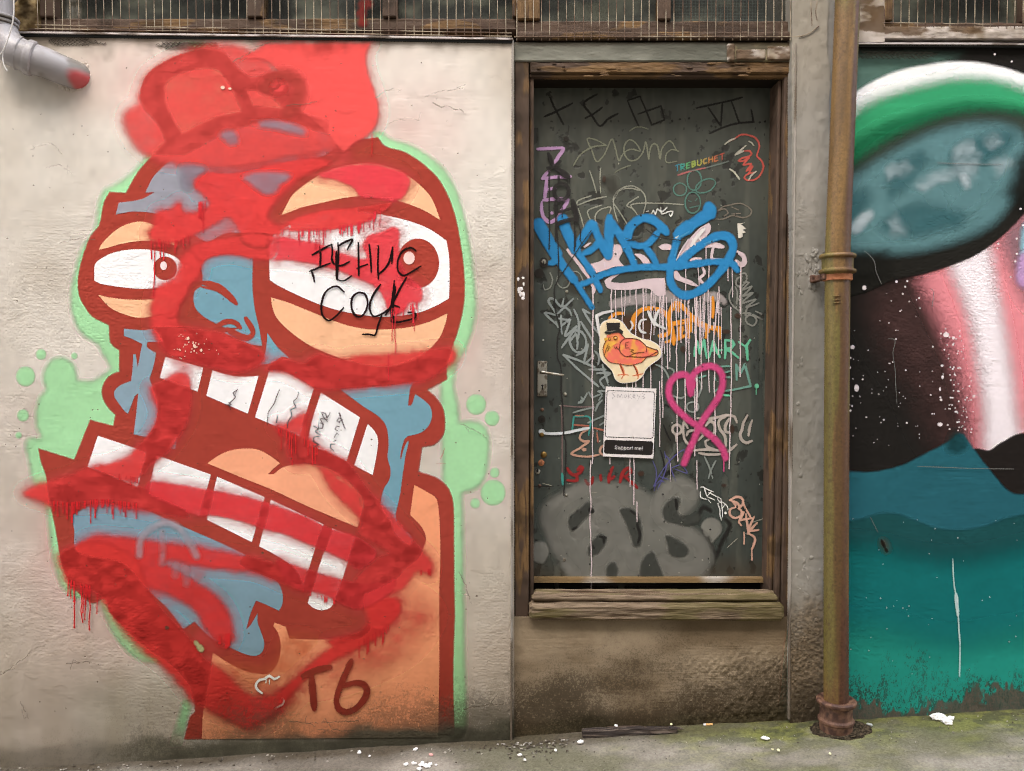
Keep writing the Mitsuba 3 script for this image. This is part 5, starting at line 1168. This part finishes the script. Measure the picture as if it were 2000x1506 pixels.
d('peach_tag', [stroke('1425,977 1437,971 1448,972 1452,982 1446,990!  1439,982 1425,977|1430,980 1440,990 1449,1000 1446,1008 1436,1012 1426,1006 1426,995 1436,991|1450,980 1458,996 1466,1010|1453,1000 1448,1010 1443,1020 1448,1026|1446,1016 1456,1014 1470,1012|1457,1004 1459,1022 1461,1038|1473,1009 1466,1024 1460,1040|1479,1021 1468,1032 1460,1043|1464,1038 1474,1036 1482,1035|1462,1042 1474,1050 1473,1062 1469,1072', 4.2), runs([(1453, 1040, 1062, 2.6), (1468, 1070, 1093, 2.6)])], (228, 180, 158), 6, 0, label='peach pen tag in slanting capitals low on the right')
d('white_mark', [stroke('1055,845 1075,847 1100,846 1125,841 1150,836', 5.5), ell(1058, 843, 6, 5)], (226, 230, 232), 7, 0, label='white smear of paint leading to a keyhole')
d('tag', [stroke('1074,532 1079,546 1074,562 1064,566 1061,556|1090,535 1088,550 1096,562 1108,560 1113,548 1104,532 1094,530|1118,530 1130,532 1138,546 1141,564', 1.6)], (160, 162, 152), 4)
d('rust_patch', [ell(1441, 617, 6, 5), ell(1334, 682, 5, 6), ell(1430, 838, 4, 8), ell(1414, 948, 5, 3), ell(1180, 350, 3, 6), ell(1252, 925, 6, 5), ell(1418, 648, 8, 4)], (60, 40, 28), 10, 1.2, 0.9)
d('rust_patch', [ell(1190, 355, 16, 9), ell(1200, 372, 14, 8), ell(1130, 560, 26, 14), ell(1300, 850, 12, 40)], (62, 60, 52), 2, 6, 0.5)
d('scratch', [stroke('1060,944 1078,949|1108,944 1116,944|1155,962 1166,962|1420,1070 1440,1052|1470,1020 1500,1010', 1.2)], (172, 166, 150), 8)
d('white_speck', unary_union([ell(RNG.uniform(1050, 1500), RNG.uniform(300, 1125), *[RNG.uniform(.5, 1.1)] * 2) for _ in range(46)] + [ell(1061, 664, 1.6), ell(1020, 555, .1)]), (214, 210, 200), 9)
d('dark_speck', unary_union([ell(RNG.uniform(1046, 1506), RNG.uniform(230, 1130), RNG.uniform(.6, 2.2), RNG.uniform(.6, 2.6)) for _ in range(150)]), (34, 32, 28), 9, 0.4, 0.85)
# fittings
def lev(px, py, r, name, mat, label, h=0.006, y=YD):
    c = P(px, py, y)
    return add(name, lathe([(0, h), (r * .55, h * .94), (r * .9, h * .55), (r, 0.0), (r, -.002)], c, (0, -1, 0), 20), mat, DOOR, smooth=40, label=label)


for i, (px, py) in enumerate([(1106, 270), (1107, 570), (1104, 770), (1106, 967), (1102, 1093), (1059, 800), (1054, 949)]):
    lev(px, py, .0072, 'bolt_head', 'worn_steel' if i not in (5, 6) else 'brown_rust', None, .007)
hx = [stroke('1111,246 1110,258 1107,268|1110,272 1118,278', 1.2), ell(1106, 271, 5), ell(1062, 513, 8, 10), ell(1053, 534, 9), stroke('1105,576 1106,584', 1.4), ell(1058, 819, 7), stroke('1042,950 1082,950', 1.4)]
d('worn_ring', hx, (40, 34, 28), 10, 0.6)
pl = P(1060, 740, YD)
add('handle_plate', bevel_box(X(1050, .132), X(1069.5, .132), YD - .008, YD - .0005, P(1060, 775, .132)[2], P(1060, 705, .132)[2], .002), 'worn_steel', DOOR, label='long worn steel plate of the door handle')
hp = P(1058, 727, .11)
hd_ = tube([P(1057, 727, .138), P(1057, 727, .115), P(1060, 727.5, .103), P(1080, 730, .098), P(1101, 733, .098)], [.0075, .0075, .0065, .0055, .0048], 14)
add('handle_lever', hd_, 'worn_steel', DOOR, smooth=50)
add('keyhole', joined([lathe([(0, .0096), (.0045, .0092), (.0045, 0)], P(1059.5, 753, YD), (0, -1, 0), 14), bevel_box(P(1058.6, 757, YD)[0], P(1060.4, 757, YD)[0], YD - .0095, YD, P(1059, 761, YD)[2], P(1059, 753, YD)[2], .0004)]), 'black', DOOR)
add('plate_screw', joined([lathe([(0, .0094), (.002, .009), (.0022, 0)], P(a, b, YD), (0, -1, 0), 8) for a, b in ((1054, 771), (1066, 771), (1066, 709), (1054, 709))]), 'black', DOOR)
lev(1062, 512, .013, 'lock_cylinder', 'worn_steel', 'steel lock cylinder above the square keyhole plate', .012)
add('keyhole_plate', bevel_box(X(1046.5, .137), X(1060, .137), YD - .004, YD - .0003, P(1053, 540, .137)[2], P(1053, 525, .137)[2], .001), 'worn_steel', DOOR)
add('keyhole', bevel_box(P(1052, 530, YD)[0], P(1054.6, 530, YD)[0], YD - .0052, YD, P(1053, 536, YD)[2], P(1053, 528, YD)[2], .0005), 'black', DOOR)
lev(1058, 819, .0105, 'lock_cylinder', 'worn_steel', 'bright small lock cylinder', .006)
lev(1058, 849, .0105, 'lock_cylinder', 'brass', 'lock cylinder under the white smear', .010)
lev(1062, 888, .0135, 'lock_cylinder', 'brass', 'round brass lock cylinder', .008)
lev(1057, 904, .0135, 'lock_cylinder', 'orange_rust', 'rusty lock cylinder', .006)
lev(1050, 921, .0115, 'lock_cylinder', 'worn_steel', 'lowest lock cylinder with open keyhole', .006)
d('keyhole_slot', [stroke('1062,511 1062,517', 2.5), ell(1050, 919, 2.4, 3.6), stroke('1057,900 1057,908', 1.6), stroke('1059,816 1057,822', 2.2)], (16, 15, 14), 17)
add('paint_splash', joined([trimesh.Trimesh(trimesh.creation.icosphere(1, 1.0).vertices * [.004 + .006 * RNG.random(), .002, .006 + .008 * RNG.random()] + P(1018 + RNG.normal(0, 4), 566 + RNG.normal(0, 13), .037), trimesh.creation.icosphere(1, 1.0).faces) for _ in range(12)]), 'white_paper', FR, kind='stuff', label='white paint splashes on the left jamb')

# ------------------------------------------------------------------ stickers
ST = thing('sticker', 'cut out sticker of a pink orange bird in a black top hat', 'sticker')
YS = YD - STEP * 13


def cut(name, parent, g, col, k, mat='sticker_paint'):
    return paint(name, parent, g, col, k, y=YS, mat=mat)


def sheet(g, y0, th, mat, parent, name):
    ms = []
    for q in getattr(g, 'geoms', [g]):
        ms.append(prism(list(q.exterior.coords)[:-1], y0, y0 + th))
    add(name, joined(ms), mat, parent)


sheet(blob('1183,626 1195,622 1208,624 1218,631 1226,642 1234,651 1251,660 1271,665 1285,673 1292,685 1289,700 1277,709 1262,722 1256,734 1243,745 1228,748 1212,748 1202,742 1195,725 1186,715 1175,704 1170,686 1171,664 1171,640 1176,630', 4), YS, .0012, 'white_paper', ST, 'paper')
cut('cream_face', ST, blob('1183,627 1195,623 1208,625 1217,632 1225,643 1233,652 1251,661 1270,666 1284,674 1291,685 1288,699 1276,708 1261,721 1255,733 1242,744 1228,747 1212,747 1203,741 1196,725 1187,714 1176,703 1171,686 1172,664 1172,640 1177,631', 4), (242, 222, 182), 1)
cut('bird_body', ST, blob('1185,655! 1196,650 1207,646 1215,653 1221,661! 1236,661 1250,665 1263,677! 1284,684! 1286,690 1281,695! 1263,698! 1254,708! 1230,714 1212,711! 1190,707 1180,694 1178,678 1184,665', 4), (236, 128, 96), 2, 'bird_paint')
cut('bird_leg', ST, [stroke('1211,711 1216,722 1219,732', 5), stroke('1237,712 1243,722 1246,734', 5), stroke('1206,733 1219,731 1228,733|1219,731 1214,740|1236,734 1246,732 1256,730|1246,732 1246,740', 2.2)], (226, 120, 80), 2)
cut('beak', ST, poly('1179,661 1186,659 1189,663 1182,667'), (232, 178, 66), 3)
cut('beard', ST, blob('1183,670 1190,666 1204,670 1196,676 1190,684 1184,686 1181,680'), (236, 176, 76), 3)
cut('top_hat', ST, [poly('1184,630.5 1211,630.5 1210,646 1186,645'), blob('1180,649 1186,645 1200,646 1212,643 1217,647 1216,653 1210,650 1200,650 1190,653 1183,652')], (40, 36, 32), 5)
cut('hat_band', ST, stroke('1183,648 1192,648 1202,645', 1.0), (150, 144, 132), 6)
cut('outline', ST, [LineString(curve('1221,661! 1236,661 1250,665 1263,677! 1284,684! 1286,690 1281,695! 1263,698! 1254,708! 1230,714 1212,711! 1190,707 1180,694 1178,678 1184,665', False, 4)).buffer(.7), stroke('1221,661 1212,668 1211,686 1224,697 1240,690 1258,688|1224,696 1262,697 1286,686|1263,677 1262,688|1207,646 1221,661|1211,711 1215,720 1218,731|1237,712 1242,722 1246,732|1180,694 1188,672', 1.3), stroke('1222,669 1228,668|1222,669 1222,680 1228,679|1222,674 1227,674|1230,682 1238,684 1232,686 1240,690|1199,676 1203,682 1204,677 1208,683 1210,678|1186,680 1190,676 1186,686 1192,678', 1.1)], (96, 36, 22), 4)
cut('eye', ST, [ell(1190.5, 662, 3, 3), ell(1202, 660, 4.2, 4.2)], (110, 40, 20), 5)
cut('eye', ST, [ell(1190.5, 662, 1.9, 1.9), ell(1202, 660, 2.6, 2.6)], (222, 160, 60), 6)
cut('eye', ST, [ell(1203, 659.6, 1.1, 1.1)], (236, 226, 200), 7)

SP = thing('sticker', 'white rectangular sticker with a black caption panel asking for support', 'sticker')
sheet(poly('1183,755 1282,759 1276,896 1177.5,891.5'), YS, .0012, 'white_paper', SP, 'paper')
cut('white_face', SP, poly('1183.6,755.6 1281.4,759.6 1275.4,895.4 1178.1,890.9'), (240, 233, 231), 1)
rr_ = lambda s, r: poly(s).buffer(-r).buffer(r, 8)
fr = rr_('1185,762 1279,765 1276,857 1181.5,854', 5)
cut('frame_line', SP, fr.difference(fr.buffer(-1.3)), (48, 44, 42), 2)
cut('caption_panel', SP, rr_('1180.5,859 1276,862 1274.5,889 1179.5,886', 5), (32, 27, 25), 2, )
cut('handwriting', SP, stroke('1202,766 1195,768 1201,774 1196,778|1206,777 1207,770 1211,776 1214,770 1216,777|1219,773 1222,770 1224,774 1221,777 1219,773|1227,768 1227,778|1232,770 1227,774 1233,778|1236,774 1241,773 1238,770 1236,775 1241,778|1244,771 1247,776|1251,770 1246,782|1253,769 1259,770 1255,774 1260,777 1254,779', 0.9), (176, 168, 170), 3)
tm = meshkit.text_mesh('Support me!', 1.0, 0.05)
tw = tm.bounds[1][0] - tm.bounds[0][0]
c0, c1 = P(1200.5, 877.2, YS), P(1255, 879.2, YS)
sc = np.linalg.norm(c1 - c0) / tw
ux = (c1 - c0) / np.linalg.norm(c1 - c0); uz = np.array([-ux[2], 0, ux[0]])
v = np.array(tm.vertices) * sc
vv = c0 + (v[:, :1] - tm.bounds[0][0] * sc) * ux + v[:, 1:2] * uz + np.c_[v[:, 2] * 0, -STEP * 2.6 - v[:, 2] * .4, v[:, 2] * 0]
add('caption_letters', trimesh.Trimesh(vv, tm.faces[:, ::-1], process=False), 'white_paper', SP, label='white caption lettering')

# ------------------------------------------------------------------ pipes
DP = thing('downpipe', 'rusty cast iron downpipe with moss, standing in a socket on the ground', 'pipe')
yp = -0.085
ax = lambda py: P(np.interp(py, [-400, 0, 490, 1000, 1400], [1661, 1655.5, 1636, 1633, 1633]), py, yp)
zt_, zc1, zc2 = 3.9, P(1636, 500, yp)[2], P(1636, 526, yp)[2]
def pipe_seg(pys, rad, sides=28):
    c = np.array([ax(q) for q in pys])
    return tube(c, rad, sides)


add('upper_pipe', pipe_seg([-520, -200, 0, 120, 250, 380, 470, 500], [.0445] * 6 + [.0455, .0455]), 'rusty_iron', DP, smooth=50)
cc = ax(512)
R0 = .0545
prof = [(.044, .030), (.060, .030), (.066, .026), (.067, .020), (.065, .015), (.0575, .012), (.0565, -.022), (.058, -.027), (.066, -.030), (.068, -.036), (.065, -.042), (.056, -.045), (.050, -.052), (.044, -.054)]
add('socket_collar', lathe(prof, cc, (0, 0, 1), 40), 'rusty_iron', DP, smooth=50, label='ribbed socket joint with mossy rims')
add('bracket_band', lathe([(.0455, .014), (.0525, .014), (.0535, .012), (.0535, -.012), (.0525, -.014), (.0455, -.014)], ax(541), (0, 0, 1), 36), 'orange_rust', DP, smooth=40, label='orange rusted clamp band')
bb = ax(541)
add('bracket_arm', joined([rough_box(bb[0] - .075, bb[0] - .045, -.02, .01, bb[2] - .014, bb[2] + .014, .008, .003, (60, 60, 60), 3), rough_box(bb[0] - .062, bb[0] - .040, -.105, -.005, bb[2] - .012, bb[2] + .012, .008, .002, (60, 60, 60), 4)]), 'brown_rust', DP, smooth=40)
add('lower_pipe', pipe_seg([520, 560, 700, 900, 1100, 1300, 1410], .0455), 'rusty_iron', DP, smooth=50)
base = GP(1634, 1424)
by = ax(1400); zb_ = GP(1634, 1430)[2] - .01
h0 = by[2]
prof = [(.040, .070), (.055, .071), (.068, .075), (.0735, .070), (.074, .064), (.071, .057), (.062, .053), (.060, .050), (.060, .008), (.062, .004), (.067, -.002), (.067, -.010), (.062, -.016), (.060, -.05), (.040, -.05)]
add('base_socket', lathe(prof, (by[0], by[1], h0 - .004), (0, 0, 1), 40), 'brown_rust', DP, smooth=28, label='brown rusted ring socket at the foot of the pipe')
add('casting_mark', joined([bevel_box(P(1626, q, yp - .045)[0], P(1642, q, yp - .045)[0], yp - .0475, yp - .04, P(1634, q + 2, yp - .045)[2], P(1634, q, yp - .045)[2], .001) for q in (577, 584, 590)]), 'rusty_iron', DP)
SOIL = thing('debris_heap', 'dark soil and grit heaped round the foot of the rusty pipe', 'soil')
hp_ = trimesh.creation.icosphere(4, 1.0)
hv = hp_.vertices * (0.85 + .3 * meshkit.fbm(hp_.vertices * 4, 3, 2))[:, None] * [.115, .085, .014]
gp = GP(1636, 1422)
hv[:, 2] += SLOPE * hv[:, 0]
add('heap', trimesh.Trimesh(hv + [gp[0] + .005, by[1] + .01, gp[2] - .0], hp_.faces), 'dark_soil', SOIL, smooth=True)
scene['dark_soil'] = {'type': 'twosided', 'bsdf': bump(lambda p, n, uv: .006 * fbm(p.x * 110, p.y * 110, p.z * 110, 3), diffuse(lambda p, n, uv: mix(A(46, 40, 32), A(98, 86, 70), smoothstep(.35, .8, fbm(p.x * 170, p.y * 170, p.z * 170, 3)))))}

SP2 = thing('drain_pipe', 'grey plastic drain pipe elbow with a red sprayed tip at the top left', 'pipe')
yq = -0.075
x0 = P(-3, 60, yq)[0]
add('riser', tube([(x0, yq, 3.9), (x0, yq, 3.2), (x0, yq, P(0, 10, yq)[2]), (x0, yq, P(0, 95, yq)[2])], .053, 32), 'grey_plastic', SP2, smooth=50)
for py, rr2 in ((-8, .062), (38, .071), (47, .068), (54, .064)):
    add('socket_ring', lathe([(.05, .006), (rr2 - .003, .006), (rr2, .003), (rr2, -.003), (rr2 - .003, -.006), (.05, -.006)], (x0, yq, P(0, py, yq)[2]), (0, 0, 1), 36), 'grey_plastic', SP2, smooth=40)
e = [P(2, 62, yq), P(10, 82, yq), P(28, 100, yq), P(50, 110, yq), P(85, 122, -.055), P(120, 136, -.03), P(150, 148, 0.0), P(175, 158, .06)]
add('elbow', tube(e, [.058, .060, .060, .058, .057, .055, .053, .05], 32), 'grey_plastic', SP2, smooth=60)
axd = e[4] - e[3]; axd /= np.linalg.norm(axd)
add('socket_ring', lathe([(.05, .013), (.061, .013), (.066, .008), (.066, -.010), (.062, -.016), (.05, -.016)], e[3] + axd * .018, axd, 36), 'grey_plastic', SP2, smooth=40, label='flared collar half way along the elbow')
add('socket_ring', lathe([(.05, .004), (.0625, .004), (.064, 0), (.0625, -.004), (.05, -.004)], e[2] + (e[3] - e[2]) * .4, axd, 36), 'grey_plastic', SP2, smooth=40)
pt = [stone((0, 0, 0), RNG.uniform(.006, .013), i + 70, .4) for i in range(26)]
for i, q in enumerate(pt):
    a = RNG.uniform(-2.6, .9)
    c = P(140 + 34 * math.cos(a), 143 - 33 * math.sin(a), 0.0)
    q.vertices = q.vertices[:, [0, 2, 1]] + c + [0, .002, 0]
add('mortar', joined(pt), 'plaster', WALL, smooth=True, kind='stuff', label='rough mortar round the drain pipe')
CB = thing('cable', 'thin white cable looping down over the grey drain pipe', 'cable')
add('cable_run', tube(np.array([P(u, v, -.155) for u, v in curve('30,-120 27,0 27,25 24,48 16,74 10,90 4,102 -6,112 -30,130', False)]), .0024, 8), 'white_cable', CB, smooth=True)
add('cable_run', tube(np.array([P(u, v, -.15) for u, v in curve('10,90 6,100 5,112 8,128 14,138', False)]), .0022, 8), 'white_cable', CB, smooth=True)

# ------------------------------------------------------------------ litter along the foot of the wall
def litter(name, label, cat, px, py, r, mat, seed, squash=.35, up=.002, group=None):
    c = GP(px, py) + [0, 0, up + r * squash * .5]
    k = key(name)
    scene[k] = mikit.ply(stone(c, r, seed, squash), mat, smooth=True)
    tag(k, label, cat, group)
    return k


PLK = thing('plank', 'broken strip of blackened wood lying at the foot of the wall below the door', 'plank')
a_, b_ = GP(1137, 1438), GP(1322, 1431)
n_ = 16
cen = np.array([a_ + (b_ - a_) * t + [0, .006 * math.sin(t * 3.1), .012] for t in np.linspace(0, 1, n_)])
pv = []
for i, c in enumerate(cen):
    t = i / (n_ - 1)
    hh, dd = .0125 * (1 - .35 * t), .020 * (1 - .3 * t)
    j = RNG.normal(0, .0012, 4)
    pv += [c + [0, -dd + j[0], -hh], c + [0, dd, -hh], c + [0, dd * .9, hh + j[1]], c + [0, -dd * .8 + j[2], hh + j[3]]]
pf = []
for i in range(n_ - 1):
    for j in range(4):
        a1, b1 = i * 4 + j, i * 4 + (j + 1) % 4
        pf += [(a1, b1, b1 + 4), (a1, b1 + 4, a1 + 4)]
pf += [(0, 2, 1), (0, 3, 2), (n_ * 4 - 4, n_ * 4 - 3, n_ * 4 - 2), (n_ * 4 - 4, n_ * 4 - 2, n_ * 4 - 1)]
pm = trimesh.Trimesh(np.array(pv), pf); pm.fix_normals()
add('strip', pm, 'black_wood', PLK)
add('splinter', tube([b_ + [-.03, .006, .018], b_ + [.01, .004, .016], b_ + [.03, .004, .011]], [.006, .005, .001], 6), 'black_wood', PLK)
add('splinter', tube([a_ + [.10, .018, .03], a_ + [.22, .016, .032], a_ + [.34, .012, .026]], [.002, .004, .001], 6), 'wood_across', PLK)

# crumpled tissue
TS = thing('tissue', 'crumpled white tissue on the mossy ground below the alien mural', 'tissue')
tsm = []
for i, (u, v, r) in enumerate([(1830, 1404, .022), (1842, 1407, .018), (1851, 1413, .016), (1838, 1400, .014), (1857, 1404, .012)]):
    s = trimesh.creation.icosphere(3, 1.0)
    n0 = meshkit.fbm(s.vertices * 2.3 + i * 5, 4, i) - .5
    s.vertices = s.vertices * (1 + 1.5 * n0)[:, None] * [r, r * .8, r * .55] + GP(u, v) + [0, 0, r * .35]
    tsm.append(s)
add('paper', joined(tsm), 'white_scrap', TS)
BT = thing('cigarette_butt', 'cigarette butt with cork coloured filter right of the black plank', 'cigarette butt')
q0, q1 = GP(1374, 1418) + [0, 0, .005], GP(1392, 1417) + [0, 0, .005]
add('filter', tube([q0 + (q1 - q0) * .25, q1], .0042, 12), 'cork', BT, smooth=40)
add('ash_end', tube([q0, q0 + (q1 - q0) * .25], .0043, 12), 'white_scrap', BT, smooth=40)
FO = thing('foil_scrap', 'crumpled silvery white foil at the lower edge of the picture', 'litter')
fm = []
for i in range(14):
    s = trimesh.creation.icosphere(1, 1.0)
    r = RNG.uniform(.004, .009)
    s.vertices = s.vertices * (0.6 + .9 * RNG.random((len(s.vertices), 1))) * [r, r, r * .5] + GP(835 + RNG.normal(0, 13), 1497 + RNG.normal(0, 4)) + [0, 0, .004]
    fm.append(s)
add('foil', joined(fm), 'white_scrap', FO)
L = [('paint_chip', 'white angular chip at the foot of the beige wall, left of the rounder one', 702, 1472, .011, 'white_scrap', .6), ('paint_chip', 'rounded pinkish white chip under the orange neck', 811, 1466, .011, 'white_scrap', .5), ('paint_chip', 'pink chip just right of the rounded white one', 842, 1476, .010, 'pink_scrap', .4),
     ('paint_chip', 'narrow white sliver next to the angular chip', 722, 1478, .006, 'white_scrap', .4), ('paint_chip', 'white scrap lying alone on the moss left of the rusty pipe', 1494, 1444, .016, 'white_scrap', .35), ('paint_chip', 'larger of two cream crumbs on the moss nearest the viewer', 1520, 1467, .008, 'cream_scrap', .5),
     ('paint_chip', 'smaller of two cream crumbs on the moss nearest the viewer', 1509, 1465.5, .005, 'cream_scrap', .5), ('paint_chip', 'pale yellow crumb on the moss in front of the pipe', 1621, 1474, .007, 'cream_scrap', .5), ('paint_chip', 'white chip below the left end of the black plank', 1134, 1452, .013, 'white_scrap', .55),
     ('paint_chip', 'white oval chip left of the black plank', 1085, 1467, .008, 'white_scrap', .5), ('paint_chip', 'white chip among rubble at the corner of the beige wall', 1015, 1477, .010, 'white_scrap', .5), ('paint_chip', 'square white chip right of the corner rubble', 1025, 1486, .007, 'white_scrap', .5),
     ('plastic_scrap', 'small bright blue plastic scrap beside the pipe foot', 1674, 1418, .009, 'blue_plastic', .5), ('plastic_scrap', 'clear grey plastic scrap right of the blue one', 1698, 1418, .012, 'grey_bottle', .5), ('plastic_scrap', 'flat clear plastic scrap at the foot of the alien mural', 1728, 1396, .016, 'grey_bottle', .4), ('paper_scrap', 'white twisted paper on the black plank', 1203, 1431, .008, 'white_scrap', .6), ('bottle_cap', 'small pale disc on the right end of the black plank', 1311, 1428, .007, 'cream_scrap', .4)]
for i, (n, lab, px, py, r, mt, sq) in enumerate(L):
    litter(n, lab, n.split('_')[1] if n != 'bottle_cap' else 'bottle cap', px, py, r, mt, i + 5, sq, .002 if 'plank' not in lab or 'below' in lab or 'left of' in lab else .026)
gr = []
for i in range(520):
    if i < 300:
        px = RNG.uniform(-60, 1090) if i < 180 else RNG.normal(1040, 40)
        py = np.interp(px, [-60, 1000, 1100], [1504, 1452, 1444]) + abs(RNG.normal(0, 13))
        r = RNG.uniform(.0015, .0055)
    else:
        px, py, r = RNG.uniform(1000, 2050), 0, RNG.uniform(.001, .0032)
        py = np.interp(px, [1000, 1545, 2050], [1452, 1416, 1388]) + abs(RNG.normal(0, 30)) + 2
    if py > 1640: continue
    s = stone((0, 0, 0), r, i + 30, .6)
    s = trimesh.Trimesh(trimesh.creation.icosphere(1, 1.0).vertices * (.7 + .6 * RNG.random((42, 1))) * [r, r * .75, r * .6] + GP(px, py) + [0, 0, r * .3], trimesh.creation.icosphere(1, 1.0).faces)
    gr.append(s)
add('gravel', joined(gr), 'grit', kind='stuff', label='grit and crumbled plaster along the foot of the walls', cat='gravel')
